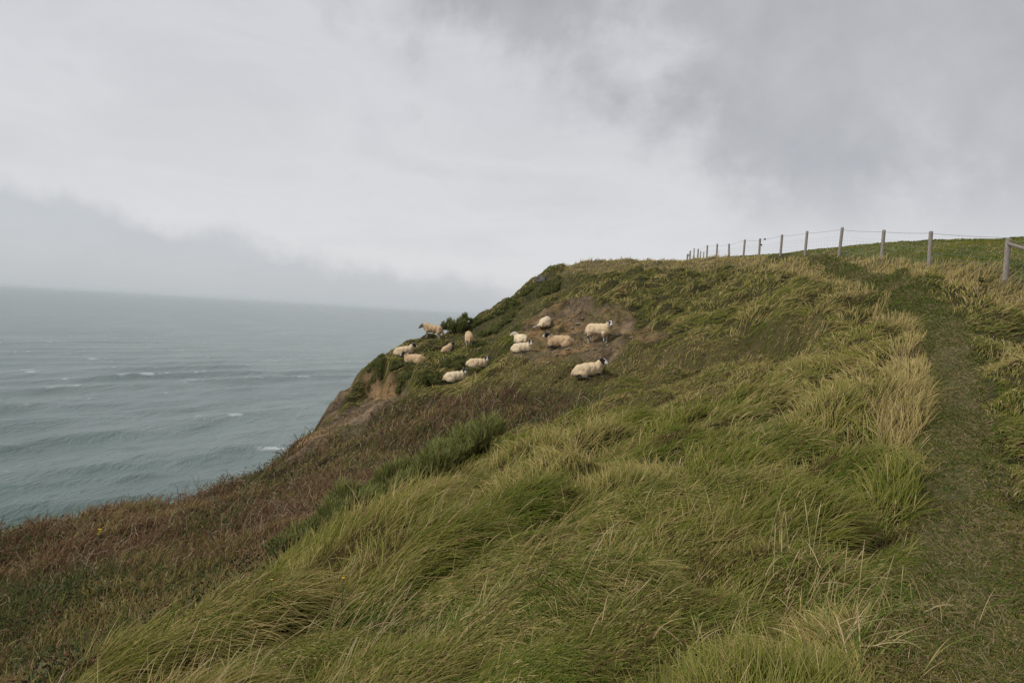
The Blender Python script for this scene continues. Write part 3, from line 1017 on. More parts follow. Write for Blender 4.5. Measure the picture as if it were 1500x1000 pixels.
# ------------------------------------------------------------------ gorse bushes, one by one
def tube(path, radii, n=8):
    """verts, faces of a tapered tube along a path, capped"""
    path = np.asarray(path, float)
    V, F = [], []
    up = np.array((0.13, 0.31, 0.94))
    for i, p in enumerate(path):
        t = path[min(i + 1, len(path) - 1)] - path[max(i - 1, 0)]
        t = t / (np.linalg.norm(t) + 1e-9)
        a = np.cross(t, up)
        if np.linalg.norm(a) < 0.1: a = np.cross(t, (1, 0, 0))
        a /= np.linalg.norm(a); b = np.cross(t, a)
        for j in range(n):
            q = 2 * math.pi * j / n
            V.append(p + radii[i] * (math.cos(q) * a + math.sin(q) * b))
    for i in range(len(path) - 1):
        for j in range(n):
            F.append((i * n + j, i * n + (j + 1) % n, (i + 1) * n + (j + 1) % n, (i + 1) * n + j))
    F.append(tuple(range(n))[::-1])
    F.append(tuple((len(path) - 1) * n + j for j in range(n)))
    return V, F


MAT_BARK = simple_mat('bark', (0.05, 0.038, 0.026), (0.10, 0.078, 0.055), 22)


def gorse(x, y, rx, ry, hz, n, label, group, hue=0.5, name='gorse_bush'):
    z0 = float(height(x, y))
    root = bpy.data.objects.new(name, None)
    COL.objects.link(root)
    root.location = (x, y, z0)
    set_props(root, label, 'bush', group)
    # mounds of sprigs over an uneven dome
    K = 26
    lob = rng.uniform(-1, 1, (K, 2)); lob *= 0.85
    lh = rng.uniform(0.35, 1.0, K)
    which = rng.integers(0, K, n)
    d = rng.standard_normal((n, 3)); d[:, 2] = np.abs(d[:, 2]) * 0.9 + 0.05
    d /= np.linalg.norm(d, axis=1)[:, None]
    shell = rng.uniform(0.25, 1.0, n) ** 0.5
    c = np.stack((lob[which, 0] * rx, lob[which, 1] * ry, lh[which] * hz * 0.45), 1)
    p = c + d * shell[:, None] * np.array((rx * 0.25, ry * 0.27, hz * 0.52)) * lh[which][:, None]
    p[:, 2] += height(x + p[:, 0], y + p[:, 1]) - z0
    az = np.arctan2(d[:, 1], d[:, 0]) + rng.standard_normal(n) * 0.5
    ln_ = rng.uniform(0.08, 0.20, n) * min(1.0, 0.45 + hz * 0.6)
    a0 = rng.uniform(0.1, 0.9, n)
    k = 4
    st = np.linspace(0, 1, k)[None]
    P = np.empty((n, k, 3))
    P[..., 0] = p[:, None, 0] + (np.cos(az) * np.sin(a0) * ln_)[:, None] * st
    P[..., 1] = p[:, None, 1] + (np.sin(az) * np.sin(a0) * ln_)[:, None] * st
    P[..., 2] = p[:, None, 2] + (np.cos(a0) * ln_)[:, None] * st
    cc = lerp((0.064, 0.084, 0.030), (0.265, 0.280, 0.090), np.clip(rng.random(n) ** 1.3 * 0.75 + hue * 0.6 - 0.12, 0, 1))
    bz = rng.random(n) < 0.16
    cc[bz] = (0.13, 0.10, 0.05)
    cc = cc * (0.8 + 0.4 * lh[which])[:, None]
    r = math.hypot(x, y)
    w0 = (0.0040 + 0.00015 * r) * rng.uniform(0.7, 1.3, n)
    strands('foliage', P, w0[:, None] * np.array([1.0, 1.0, 0.8, 0.25])[None], np.repeat(cc[:, None], k, 1), MAT_GORSE, root)
    for j in range(4):
        q = lob[j]
        e = np.array((q[0] * rx * 0.6, q[1] * ry * 0.6, hz * 0.5 * lh[j] + float(height(x + q[0] * rx * .6, y + q[1] * ry * .6)) - z0))
        V, F = tube([np.array((0, 0, -0.1)), e * 0.5 + np.array((0, 0, 0.05)), e], [0.035, 0.025, 0.010], 6)
        mesh_obj('stem', V, F, MAT_BARK, root)
    return root


for (u, v, rx, ry, hz, n, hue, lab) in [(640, 672, 1.1, 0.8, 0.85, 9000, 0.95, 'tallest green gorse bush, at the uphill end of the row behind the grass bank'),
                                       (575, 705, 1.15, 0.8, 0.75, 9500, 0.9, 'green gorse bush in the middle of the row behind the grass bank'),
                                       (500, 745, 1.0, 0.7, 0.6, 8500, 0.8, 'lowest green gorse bush, at the downhill end of the row behind the grass bank')]:
    p = at(u, v, {640: 13.0, 575: 12.0, 500: 11.0}[u])
    gorse(p[0], p[1], rx, ry, hz, n, lab, 'gorse bushes behind the grass bank', hue)
for (u, v, rx, ry, hz, n, lab) in [
        (628, 562, 0.5, 0.5, 0.42, 2600, 'dark green gorse bush beside a lying white-nosed ewe'),
        (665, 543, 0.7, 0.6, 0.5, 3400, 'dark green gorse bush between two ewes lying one above the other'),
        (664, 488, 0.7, 0.8, 0.85, 4500, 'spiky gorse bush on the skyline behind the tail of a standing ewe'),
        (810, 394, 0.55, 0.45, 0.32, 2600, 'low dark bush crowning the top corner of the cliff'),
        (550, 542, 0.42, 0.4, 0.28, 1600, 'dark low bush overhanging the nose of the cliff ledge'),
        (580, 541, 0.35, 0.35, 0.25, 1200, 'small bright green bush beside two ewes on the cliff ledge'),
        (592, 558, 0.35, 0.35, 0.28, 1200, 'dark bush on top of the eroded brown bank below the ledge')]:
    p = ground_at(u, v, HGT, near=14.0)
    if v == 394: p = at(811, 393, 42.5)
    gorse(p[0], p[1], rx, ry, hz, n, lab, None, 0.25)
for (u, v, rx, ry, hz, n) in [(688, 480, .75, .6, .42, 2400), (703, 473, .55, .6, .36, 1800), (724, 462, .7, .6, .40, 2200), (746, 447, .6, .6, .36, 1900), (764, 434, .5, .6, .30, 1600), (778, 424, .6, .5, .28, 1700),
                               (757, 456, .6, .5, .26, 1600), (733, 478, .7, .5, .34, 2000), (716, 490, .75, .5, .40, 2300), (701, 507, .55, .5, .34, 1800), (745, 466, .45, .5, .28, 1400), (796, 430, .55, .45, .22, 1400)]:
    p = ground_at(u, v, HGT, near=20.0)
    rx, ry, hz, n = rx * 0.8, ry * 0.8, hz * 0.7, int(n * 0.6)
    gorse(p[0], p[1], rx, ry, hz, n, 'low dark gorse mound on the steep slope above the grazing ewe', 'gorse mounds on the cliff slope', 0.2)

# ------------------------------------------------------------------ sheep
m, T, out = new_mat('sheep_coat')
a = N(T, 'ShaderNodeAttribute', attribute_name='tint')
tc = N(T, 'ShaderNodeTexCoord')
n1 = noise_node(T, tc.outputs['Object'], 26, 6, 0.7)
n2 = noise_node(T, tc.outputs['Object'], 7, 4, 0.6)
c = mixc(T, 1.0, a.outputs['Color'], ramp(T, n1, [(0.3, (0.74, 0.72, 0.68)), (0.65, (1.12, 1.12, 1.12))]), 'MULTIPLY')
c = mixc(T, 1.0, c, ramp(T, n2, [(0.3, (0.84, 0.81, 0.76)), (0.6, (1.05, 1.05, 1.05))]), 'MULTIPLY')
b = N(T, 'ShaderNodeBsdfPrincipled', Roughness=0.95)
b.inputs['Specular IOR Level'].default_value = 0.08
b.inputs['Sheen Weight'].default_value = 0.15
L(T, c, b.inputs['Base Color'])
bp = N(T, 'ShaderNodeBump', Strength=0.7, Distance=0.02)
L(T, n1, bp.inputs['Height'])
L(T, bp.outputs[0], b.inputs['Normal'])
L(T, b.outputs[0], out.inputs[0])
MAT_SHEEP = m
MAT_HORN = simple_mat('horn', (0.22, 0.18, 0.13), (0.42, 0.36, 0.27), 30, 0.5, 0.4)
MAT_EAR_D = simple_mat('dark_ear', (0.018, 0.016, 0.015), (0.04, 0.035, 0.032), 20)
MAT_EAR_L = simple_mat('pale_ear', (0.40, 0.36, 0.30), (0.55, 0.50, 0.43), 20)
MAT_EYE = simple_mat('eye', (0.01, 0.008, 0.006), (0.02, 0.015, 0.01), 5, 0.15, 0, spec=0.6)

_ico = None


def ico():
    global _ico
    if _ico is None:
        import bmesh
        bm = bmesh.new()
        bmesh.ops.create_icosphere(bm, subdivisions=2, radius=1)
        bm.verts.ensure_lookup_table()
        V = np.array([v.co[:] for v in bm.verts]); F = [tuple(v.index for v in f.verts) for f in bm.faces]
        bm.free()
        _ico = (V, F)
    return _ico


def sheep(u, v, heading, pose, label, group, head_yaw=0.0, head_pitch=0.0, face='black', fleece=(0.60, 0.50, 0.36), horns=True, size=1.0,
          grazing=False, hind_out=0, dark_leg=False, near=14.0, head_down=0.0):
    size *= 0.85
    gp = ground_at(u, v, HGT, near=near)
    X0, Y0 = gp[0], gp[1]
    # flatten the lumps out: mean ground and slope under the animal
    hd = math.radians(heading)
    ca, sa = math.cos(hd), math.sin(hd)
    ox = np.array([.45, -.45, 0, 0, 0, .25, .25, -.25, -.25]) * size; oy = np.array([0, 0, .22, -.22, 0, .2, -.2, .2, -.2]) * size
    gz = height(X0 + ox * ca - oy * sa, Y0 + ox * sa + oy * ca)
    A = np.stack((ox, oy, np.ones(9)), 1)
    sx, sy, z0 = np.linalg.lstsq(A, gz, rcond=None)[0]
    lim = 0.22 if pose == 'stand' else 0.13
    sx = float(np.clip(sx, -lim, lim)); sy = float(np.clip(sy * 0.8, -lim, lim))
    lift = 0.0
    prims = []                       # (tag, center, radii) ellipsoids in sheep space, x forward, z up; already on the slope

    def E(tag, cx, cy_, cz, rx, ry, rz, ground=True):
        prims.append((tag, np.array((cx, cy_, cz + ((sx * cx + sy * cy_) if ground else 0))), np.array((rx, ry, rz))))

    def chain(tag, pts, rs, step=0.35, ground=True):
        for (p, q, r0, r1) in zip(pts[:-1], pts[1:], rs[:-1], rs[1:]):
            p, q = np.array(p, float), np.array(q, float)
            n = max(2, int(np.linalg.norm(q - p) / (max(min(r0, r1), 0.012) * step * 1.6)) + 1)
            for i in range(n + 1):
                t = i / n
                c = p + (q - p) * t; r = r0 + (r1 - r0) * t
                E(tag, *c, r, r, r, ground)

    if pose == 'stand':
        E('fleece', -.33, 0, .56, .25, .225, .235); E('fleece', -.12, 0, .55, .28, .245, .245); E('fleece', .10, 0, .55, .28, .24, .25)
        E('fleece', .30, 0, .57, .23, .215, .245); E('fleece', -.43, 0, .52, .15, .19, .19); E('fleece', .40, 0, .56, .15, .17, .20)
        for s in (-1, 1):
            chain('fleece', [(-.36, s * .11, .48), (-.34, s * .125, .36)], [.14, .10])
            chain('leg', [(-.34, s * .125, .38), (-.42, s * .115, .27), (-.40, s * .11, .07), (-.37, s * .11, .02)], [.085, .042, .027, .035])
            chain('fleece', [(.29, s * .11, .44), (.30, s * .115, .34)], [.11, .075])
            chain('leg', [(.30, s * .115, .36), (.315, s * .11, .22), (.30, s * .11, .06), (.325, s * .11, .02)], [.058, .036, .026, .034])
        chain('fleece', [(-.55, 0, .58), (-.60, 0, .45), (-.60, 0, .33)], [.06, .05, .035])
        nb, nt = np.array((.40, 0, .64)), np.array((.55, 0, .80 - .20 * head_down))
        if grazing: nb, nt = np.array((.45, 0, .52)), np.array((.70, 0, .26))
    else:
        E('fleece', -.30, 0, .255, .27, .285, .255); E('fleece', -.10, .0, .275, .29, .29, .265); E('fleece', .10, 0, .28, .27, .275, .27)
        E('fleece', .29, 0, .285, .22, .225, .265); E('fleece', -.44, .0, .21, .15, .22, .19); E('fleece', .38, 0, .29, .14, .16, .20)
        for s in (-1, 1):
            E('fleece', -.27, s * .20, .16, .22, .13, .17)
            if hind_out == 0 or s != hind_out:
                chain('leg', [(-.36, s * .27, .09), (-.12, s * .31, .055), (.02, s * .31, .035)], [.05, .036, .036])
            else:
                chain('fleece', [(-.30, s * .20, .17), (-.28, s * .36, .12)], [.12, .06])
                chain('leg', [(-.28, s * .34, .12), (-.22, s * .56, .045), (-.20, s * .66, .035)], [.05, .032, .03])
                chain('leg', [(.16, s * .22, .12), (.12, s * .50, .06), (.12, s * .60, .035)], [.05, .032, .03])
            chain('leg', [(.30, s * .13, .14), (.47, s * .12, .07), (.28, s * .15, .035)], [.07, .044, .034])
        chain('fleece', [(-.55, 0, .30), (-.60, .03, .17), (-.60, .05, .08)], [.06, .05, .035])
        nb, nt = np.array((.38, 0, .42 - .15 * head_down)), np.array((.46, 0, .56 - .36 * head_down))
    hy, hp = math.radians(head_yaw), math.radians(head_pitch)
    nt = nt.copy()
    nt[1] += math.sin(hy) * .09; nt[0] += (math.cos(hy) - 1) * .06
    gnb = sx * nb[0]
    nbg, ntg = nb + np.array((0, 0, gnb)), nt + np.array((0, 0, gnb))
    chain('fleece', [tuple(nbg - (ntg - nbg) * .25), tuple((nbg + ntg) / 2), tuple(ntg - (ntg - nbg) * .10)], [.185, .155, .115], ground=False)
    # head: forward axis turned by yaw and dipped by pitch
    dip = math.radians(28) + hp if not grazing else math.radians(68)
    f = np.array((math.cos(hy) * math.cos(dip), math.sin(hy) * math.cos(dip), -math.sin(dip)))
    side = np.array((-math.sin(hy), math.cos(hy), 0.0))
    upv = np.cross(f, side)
    hb = ntg + np.array((0, 0, 0.03))
    for t in np.linspace(0, 1, 10):
        c = hb + f * (0.02 + 0.27 * t) + upv * (0.02 + 0.012 * math.sin(math.pi * t))
        r = np.interp(t, [0, .25, .55, .85, 1], [.098, .098, .080, .062, .048])
        prims.append(('head', c, np.array((r, r, r))))
    IV, IF = ico()
    V, F = [], []
    for tag, cc, rr in prims:
        o_ = len(V) * 0 + sum(1 for _ in ()) if False else len(V)
        V.extend((IV * rr + cc).tolist())
        F.extend([tuple(i + o_ for i in f_) for f_ in IF])
    me = bpy.data.meshes.new('sheep_blocks'); me.from_pydata(V, [], F); me.update()
    tmp = bpy.data.objects.new('sheep_blocks', me); COL.objects.link(tmp)
    rm = tmp.modifiers.new('r', 'REMESH'); rm.mode = 'VOXEL'; rm.voxel_size = 0.021
    sm = tmp.modifiers.new('s', 'SMOOTH'); sm.factor = 0.5; sm.iterations = 3
    dg = bpy.context.evaluated_depsgraph_get()
    body = bpy.data.meshes.new_from_object(tmp.evaluated_get(dg))
    bpy.data.objects.remove(tmp); bpy.data.meshes.remove(me)
    nv = len(body.vertices)
    co = np.empty(nv * 3, np.float32); body.vertices.foreach_get('co', co); co = co.reshape(-1, 3).astype(float)
    no = np.empty(nv * 3, np.float32); body.vertices.foreach_get('normal', no); no = no.reshape(-1, 3)
    best = {k: np.full(nv, 9.0) for k in ('fleece', 'leg', 'head')}
    for tag, cc, rr in prims:
        d = (np.linalg.norm((co - cc) / rr, axis=1) - 1) * rr.min()
        best[tag] = np.minimum(best[tag], d)
    head = best['head'] < best['fleece'] + 0.022
    leg = (best['leg'] < best['fleece']) & ~head
    wool = ~head & ~leg
    sd = int(u)
    lumps = fbm(co[:, 0] * 9 + co[:, 2] * 5, co[:, 1] * 9 + co[:, 2] * 7, sd, 3)
    co[wool] += no[wool] * (lumps[wool] * 0.007)[:, None]
    col = np.tile(np.array(fleece), (nv, 1)) * (1 + 0.10 * lumps[:, None])
    # grubby belly, britch and knees
    hgt = co[:, 2] - (sx * co[:, 0] + sy * co[:, 1])
    dirt = sstep(0.20, 0.03, hgt) if pose != 'stand' else sstep(0.48, 0.30, hgt) * 0.6
    dirt = np.clip(dirt * (0.75 + 0.5 * lumps), 0, 0.85)
    col = col * (1 - dirt[:, None]) + np.array((0.17, 0.125, 0.085)) * dirt[:, None]
    if dark_leg:
        dk = sstep(0.14, 0.06, np.hypot(co[:, 0] + .40, (hgt - .12) * 1.2)) * (np.abs(co[:, 1]) > .1)
        col = col * (1 - dk[:, None]) + np.array((0.03, 0.022, 0.018)) * dk[:, None]
    black = np.array((0.018, 0.016, 0.016)); white = np.array((0.62, 0.59, 0.54)); grey = np.array((0.14, 0.135, 0.135))
    spk = fbm(co[:, 0] * 28, co[:, 2] * 28 + co[:, 1] * 17, sd + 5, 2)
    lc = np.where((spk > 0.28)[:, None], black * 2, white * 0.92)
    col[leg] = lc[leg] if pose == 'stand' or hind_out else lc[leg] * np.array((.22, .2, .18))  # lying: shadow on the tucked legs is painted into their colour
    ft = (co - hb) @ f; fs = (co - hb) @ side; fu = (co - hb) @ upv
    if face == 'black':
        hc = np.where(((ft > 0.225))[:, None], white, black)
        hc = np.where(((ft > 0.15) & (np.abs(fs) < 0.018) & (fu > 0))[:, None], white * .8, hc)
    elif face == 'blaze':
        hc = np.where(((ft > 0.21) | ((np.abs(fs) < 0.024) & (fu > 0.0) & (ft > .05)))[:, None], white, black)
    elif face == 'mottled':
        hc = np.where(((np.abs(np.abs(fs) - 0.06) < 0.028) & (ft < 0.20) & (ft > 0.02))[:, None], black, white)
        hc = np.where(((ft > 0.27) & (fu > -.01))[:, None], grey, hc)
    elif face == 'grey':
        hc = np.where((ft > 0.23)[:, None], white * .5, grey)
    else:
        hc = np.tile(white * np.array((1, .96, .88)), (nv, 1))
    col[head] = hc[head]
    body.vertices.foreach_set('co', co.astype(np.float32).reshape(-1))
    a_ = body.attributes.new('tint', 'FLOAT_COLOR', 'POINT')
    c4 = np.ones((nv, 4), np.float32); c4[:, :3] = np.clip(col, 0, 1)
    a_.data.foreach_set('color', c4.reshape(-1))
    body.polygons.foreach_set('use_smooth', [True] * len(body.polygons))
    body.update()
    body.materials.clear(); body.materials.append(MAT_SHEEP)
    root = bpy.data.objects.new('sheep', body)
    body.name = 'sheep'
    COL.objects.link(root)
    root.location = (X0, Y0, z0 - (0.0 if pose == 'stand' else 0.02))
    root.rotation_euler = (0, 0, hd)
    root.scale = (size,) * 3
    set_props(root, label, 'sheep', group)
    # ears, horns, eyes
    for s in (-1, 1):
        e0 = hb + f * 0.03 + side * s * 0.085 + upv * 0.05
        e1 = e0 + side * s * 0.125 - f * 0.01 - upv * 0.012
        mid = (e0 + e1) / 2
        V = [e0 + upv * .014, e0 - upv * .014, mid + f * .032, mid - f * .034, mid + upv * .010, e1]
        F = [(0, 2, 4), (0, 4, 3), (4, 2, 5), (4, 5, 3), (1, 3, 2), (3, 5, 2), (0, 3, 1), (0, 1, 2)]
        mesh_obj('ear', V, F, MAT_EAR_L if face in ('white', 'mottled') else MAT_EAR_D, root)
        ey = hb + f * 0.115 + side * s * 0.080 + upv * 0.05
        mesh_obj('eye', IV * 0.013 + ey, IF, MAT_EYE, root)
        if horns:
            pts, rs = [], []
            for q in np.linspace(0, 1, 9):
                an = q * 4.4
                rr = 0.075 * (1 - 0.25 * q)
                pts.append(hb + side * s * (0.045 + 0.085 * q + 0.01) + upv * (0.10 + rr * (math.cos(an) - 1) * .9 + .01) - f * (rr * math.sin(an) * 1.0 - 0.03))
                rs.append(0.024 * (1 - q) + 0.005)
            V, F = tube(pts, rs, 8)
            mesh_obj('horn', V, F, MAT_HORN, root)
    return root


G_LEDGE, G_SCAR = 'ewes on the cliff ledge', 'ewes around the bare earth scar'
tan_, cream, pale = (0.60, 0.425, 0.25), (0.70, 0.545, 0.35), (0.77, 0.63, 0.43)
sheep(633, 497, 178, 'stand', 'straw coloured ewe standing side-on at the cliff brink against the sea', G_LEDGE, 5, 12, 'grey', tan_, size=1.10, head_down=0.8, near=25)
sheep(592, 519, 8, 'lie', 'ewe lying on the ledge lip with black horned head up, above another ewe', G_LEDGE, -20, 0, 'black', cream, near=25)
sheep(606, 531, 172, 'lie', 'ewe lying just below another on the ledge, black head facing the sea', G_LEDGE, 15, 0, 'black', tan_, near=25)
sheep(655, 517, 70, 'lie', 'small ewe curled up with black head turned away, in grass below gorse', G_LEDGE, -55, -15, 'black', tan_, size=0.85, near=25)
sheep(686, 507, 98, 'stand', 'tan ewe grazing with only its round rump showing, under dark gorse', G_LEDGE, 0, 0, 'grey', tan_, grazing=True, near=25)
sheep(700, 537, 8, 'lie', 'ewe lying in a grassy dip with curled horns and black and white face', G_LEDGE, -85, 0, 'blaze', cream, near=22)
sheep(667, 561, 14, 'lie', 'ewe lying beside dark gorse bush looking out with white nosed black face', G_LEDGE, -88, 0, 'black', pale, near=22)
sheep(799, 477, 72, 'lie', 'round cream ewe with its back turned and two pale legs stretched out', G_SCAR, -20, 30, 'white', pale, horns=False, hind_out=1, near=20, head_down=1.0)
sheep(762, 503, 118, 'lie', 'cream ewe with plain white face, lying close behind a black-faced one', G_SCAR, 52, 0, 'white', pale, horns=False, near=20)
sheep(765, 516, -12, 'lie', 'cream ewe with dark face lying in front of a white-faced one', G_SCAR, -70, 5, 'blaze', pale, horns=False, size=0.92, near=20)
sheep(819, 508, 177, 'lie', 'tan ewe lying on bare earth, black head with curled horn and white muzzle', G_SCAR, 22, 0, 'black', tan_, size=1.08, near=20)
sheep(876, 503, -36, 'stand', 'ewe standing on white legs on the bare earth with speckled white face', G_SCAR, -48, 0, 'mottled', cream, horns=False, size=1.05, near=20)
sheep(862, 550, 6, 'lie', 'ewe lying at the grass edge below the earth scar, black head turned', G_SCAR, -55, -5, 'blaze', cream, horns=False, size=1.05, dark_leg=True, near=18)

# ------------------------------------------------------------------ fence
MAT_POST = simple_mat('weathered_post', (0.21, 0.175, 0.15), (0.38, 0.33, 0.285), 9.0, 0.9, 0.5, 7, (6, 6, 0.8))
MAT_WIRE = simple_mat('galvanised_wire', (0.17, 0.17, 0.17), (0.28, 0.28, 0.28), 20, 0.5, 0)


def post_mesh(hgt, r):
    zs = [-0.5, 0.0, hgt * 0.5, hgt - 0.05, hgt - 0.015, hgt]
    rs = [r, r * 1.02, r, r * 0.98, r * 0.93, r * 0.72]
    return tube([(0, 0, z) for z in zs], rs, 14)


fence = bpy.data.objects.new('stock_fence', None)
COL.objects.link(fence)
set_props(fence, 'post and wire stock fence running along the field above the footpath', 'fence')
fence.location = (POSTS[1][0], POSTS[1][1], float(height(POSTS[1][0], POSTS[1][1])))
FL = np.array(fence.location)
tops = []
PV, PF = post_mesh(1.22, 0.062)
pm = None
for i, p in enumerate(POSTS):
    zg = float(height(p[0], p[1]))
    if pm is None:
        o = mesh_obj('post', PV, PF, MAT_POST, fence); pm = o.data
    else:
        o = bpy.data.objects.new('post', pm); COL.objects.link(o); o.parent = fence
    o.location = (p[0] - FL[0], p[1] - FL[1], zg - FL[2])
    o.rotation_euler = (random.gauss(0, .015), random.gauss(0.02, .018), random.uniform(0, 6))
    sc_z = 0.88 if i == 1 else random.uniform(0.94, 1.0)
    o.scale = (1.15 if i == 1 else 1, 1.15 if i == 1 else 1, sc_z)
    tops.append(np.array((p[0], p[1], zg)) - FL)


def rail(a, b, r):
    V, F = tube([a, a * .5 + b * .5, b], [r, r * .96, r * .9], 12)
    mesh_obj('straining_rail', V, F, MAT_POST, fence)


UPV = np.array((0, 0, 1.0))
rail(tops[1] + UPV * 0.93, tops[0] + UPV * 1.05, 0.048)
rail(tops[13] + UPV * 0.95, tops[14] + UPV * 0.95, 0.045)


def wires(name, heights_, r, barbs=False):
    V, F = [], []
    for hh in heights_:
        for a, b in zip(tops[:-1], tops[1:]):
            aa, bb = a + UPV * hh - np.array((0.07, 0, 0)), b + UPV * hh - np.array((0.07, 0, 0))
            pts = [aa * (1 - t) + bb * t - UPV * 0.02 * math.sin(math.pi * t) for t in np.linspace(0, 1, 5)]
            v, f = tube(pts, [r] * 5, 4)
            F += [tuple(j + len(V) for j in q) for q in f]; V += v
            if barbs:
                ln_ = np.linalg.norm(bb - aa)
                for k in range(1, int(ln_ / 0.18)):
                    t = k * 0.18 / ln_
                    c = aa * (1 - t) + bb * t - UPV * 0.02 * math.sin(math.pi * t)
                    q = rng.standard_normal(3); q /= np.linalg.norm(q)
                    v, f = tube([c - q * .018, c + q * .018], [.003, .003], 3)
                    F += [tuple(j + len(V) for j in q_) for q_ in f]; V += v
    return mesh_obj(name, V, F, MAT_WIRE, fence, False)


wires('barbed_wire', [1.08], 0.005, True)
V, F = [], []
for hh in (0.08, 0.2, 0.34, 0.5, 0.66, 0.80):
    for a, b in zip(tops[:-1], tops[1:]):
        v, f = tube([a + UPV * hh - np.array((.066, 0, 0)), b + UPV * hh - np.array((.066, 0, 0))], [.0020] * 2, 3)
        F += [tuple(j + len(V) for j in q) for q in f]; V += v
for a, b in zip(tops[:-1], tops[1:]):
    for k in range(1, 13):
        c = a + (b - a) * k / 13 - np.array((.066, 0, 0))
        v, f = tube([c + UPV * .08, c + UPV * .80], [.0022] * 2, 3)
        F += [tuple(j + len(V) for j in q) for q in f]; V += v
net = mesh_obj('wire_netting', V, F, MAT_WIRE, fence, False)
net['kind'] = 'stuff'

# a second short line of posts going down behind the crest
fence2 = bpy.data.objects.new('far_fence', None)
COL.objects.link(fence2)
fz = []
for u, dep, vt in [(1017, 70, 363.5), (1026.5, 72, 367.5), (1031, 75, 368.5)]:
    p = at(u, vt, dep)
    fz.append((p, float(height(p[0], p[1]))))
fence2.location = (fz[0][0][0], fz[0][0][1], fz[0][1])
set_props(fence2, 'few small far posts showing over the crest behind the stock fence', 'fence')
for p, zg in fz:
    hh = max(0.9, p[2] - zg)
    V, F = tube([(0, 0, -.4), (0, 0, hh * .5), (0, 0, hh)], [.06, .06, .055], 10)
    o = mesh_obj('post', V, F, MAT_POST, fence2)
    o.location = (p[0] - fz[0][0][0], p[1] - fz[0][0][1], zg - fz[0][1])

# ------------------------------------------------------------------ small things
MAT_ROCK = simple_mat('grey_rock', (0.06, 0.055, 0.05), (0.15, 0.138, 0.122), 5.0, 0.9, 0.6)
MAT_PALE = simple_mat('pale_stone', (0.17, 0.135, 0.095), (0.28, 0.225, 0.165), 8.0, 0.9, 0.5)
MAT_DUNG = simple_mat('dark_dung', (0.016, 0.013, 0.010), (0.04, 0.032, 0.024), 12.0, 0.8, 0.6)


def stone(name, p, r, mat, label, cat, group=None, seed=1, flat=0.65):
    IV, IF = ico()
    k = 1 + 0.28 * fbm(IV[:, 0] * 1.3 + IV[:, 2] + seed, IV[:, 1] * 1.3 - IV[:, 2] + seed, seed, 3)
    V = IV * k[:, None] * np.array((r * 1.15, r * 0.95, r * flat))
    o = mesh_obj(name, V, IF, mat, None, False)
    o.location = (p[0], p[1], float(height(p[0], p[1])) + r * flat * 0.35)
    o.rotation_euler = (0, 0, seed * 1.7)
    return set_props(o, label, cat, group)


p = ground_at(792, 412, HGT, near=30)
stone('rock', p, 0.30, MAT_ROCK, 'grey rock jutting from the top corner of the cliff edge', 'rock', None, 3, 0.9)
for k, (u, v, r) in enumerate([(835, 470, .10), (846, 476, .12), (838, 482, .07), (853, 468, .08), (890, 507, .07), (833, 512, .09), (803, 532, .08), (852, 508, .06), (905, 492, .09), (925, 496, .08), (870, 512, .06), (815, 520, .07), (842, 489, .08)]):
    p = ground_at(u, v, HGT, near=18)
    stone('stone', p, r, MAT_PALE, 'small pale stone lying on the bare earth scar among the ewes', 'stone', 'stones on the earth scar', 10 + k)
p = ground_at(1392, 674, HGT)
stone('dropping', p, 0.045, MAT_DUNG, 'small black dropping lying in the middle of the footpath', 'dropping', None, 5, 0.5)
# dark scraps on the fence wires between two posts
for t, hh in ((0.30, 1.08), (0.14, 0.80)):
    a, b = tops[7] + FL, tops[6] + FL
    c = a + (b - a) * t + UPV * hh - np.array((.068, 0, 0))
    IV, IF = ico()
    k = 1 + 0.3 * fbm(IV[:, 0] * 2 + 3, IV[:, 1] * 2 + IV[:, 2], 8, 2)
    o = mesh_obj('wool_scrap', IV * k[:, None] * np.array((.055, .05, .05)), IF, MAT_DUNG)
    o.location = c
    set_props(o, 'dark scrap caught on the top fence wire' if hh > 1 else 'dark scrap caught on the netting just below another on the top wire', 'scrap')
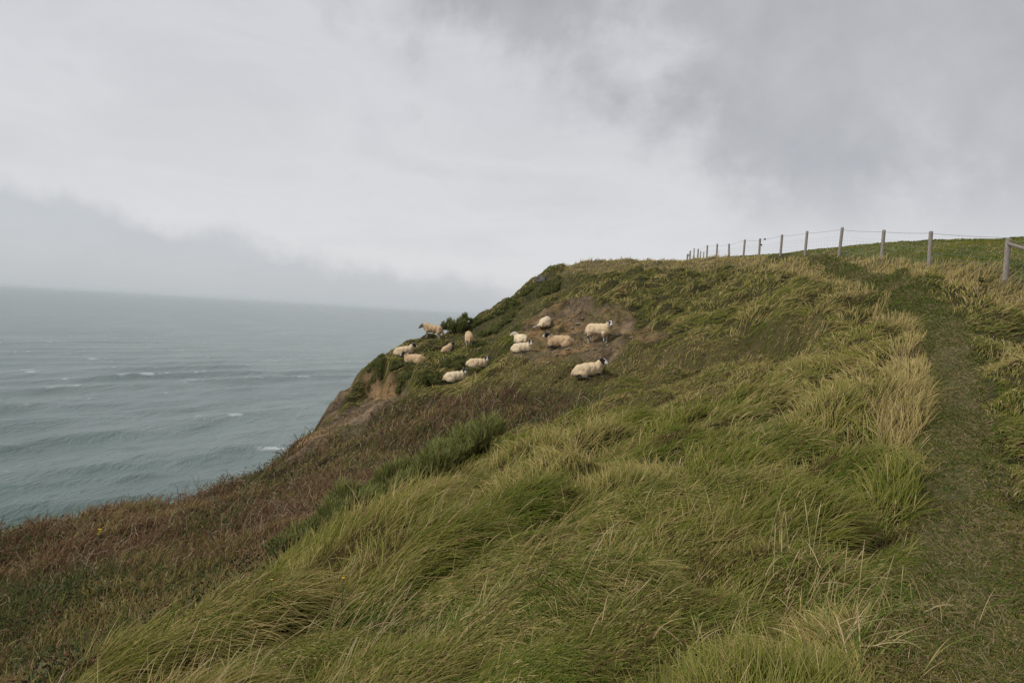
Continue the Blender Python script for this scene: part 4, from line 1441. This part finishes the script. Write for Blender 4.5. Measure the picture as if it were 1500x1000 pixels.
# dark weed clumps by the fence
for k, (u, v, lab) in enumerate([(1436, 424, 'dark green weed clump in straw grass below the end fence post')]):
    p = ground_at(u, v, HGT, near=8)
    root = bpy.data.objects.new('weed', None); COL.objects.link(root)
    root.location = p
    set_props(root, lab, 'weed')
    n = 110
    C = rng.standard_normal((n, 3)) * np.array((.045, .045, .045)); C[:, 2] = np.abs(C[:, 2]) + (.20 if k == 0 else .12)
    if k: C[:, :2] *= 0.7
    leaf_cloud('foliage', C, rng.uniform(.03, .06, n), lerp((.018, .032, .014), (.035, .055, .02), rng.random(n)), MAT_LEAF, root)
    V, F = tube([(0, 0, -.05), (.01, 0, .15), (0, .01, .30)], [.012, .01, .006], 6)
    mesh_obj('stem', V, F, MAT_BARK, root)
# yellow flowers
MAT_YEL = simple_mat('yellow_petal', (0.55, 0.36, 0.02), (0.70, 0.50, 0.04), 8, 0.7, 0)
MAT_STEM = simple_mat('flower_stem', (0.06, 0.09, 0.025), (0.10, 0.12, 0.04), 8, 0.7, 0)
for k, (u, v, nh, rr, lab) in enumerate([(142, 805, 5, .035, 'yellow flower cluster among the dark brambles'), (500, 893, 1, .018, 'single yellow flower deep in the long green grass'), (395, 900, 1, .013, 'tiny yellow flower in grass near the lip of the bank'), (305, 840, 1, .014, 'tiny yellow flower at the dry edge of the bank')]):
    p = ground_at(u, v + 4, HGT)
    root = bpy.data.objects.new('wildflower', None); COL.objects.link(root)
    root.location = (p[0], p[1], p[2])
    set_props(root, lab, 'flower')
    hs = (0.42 if k == 0 else 0.27)
    for j in range(nh):
        q = np.array((random.uniform(-.10, .10) * (nh > 1), random.uniform(-.08, .08) * (nh > 1), hs + random.uniform(-.05, .05)))
        V, F = tube([(0, 0, -.03), q * .6, q], [.004, .003, .003], 5)
        mesh_obj('stem', V, F, MAT_STEM, root)
        V = [q + np.array((0, 0, .004))]; F = []
        for a_ in range(10):
            q2 = a_ * math.pi / 5
            rad_ = rr * (1.0 if a_ % 2 == 0 else 0.55)
            V.append(q + np.array((math.cos(q2) * rad_, math.sin(q2) * rad_, rr * .35)))
        for a_ in range(10): F.append((0, 1 + a_, 1 + (a_ + 1) % 10))
        V.append(q - np.array((0, 0, rr * .5)))
        for a_ in range(10): F.append((11, 1 + (a_ + 1) % 10, 1 + a_))
        mesh_obj('flower_head', V, F, MAT_YEL, root, False)
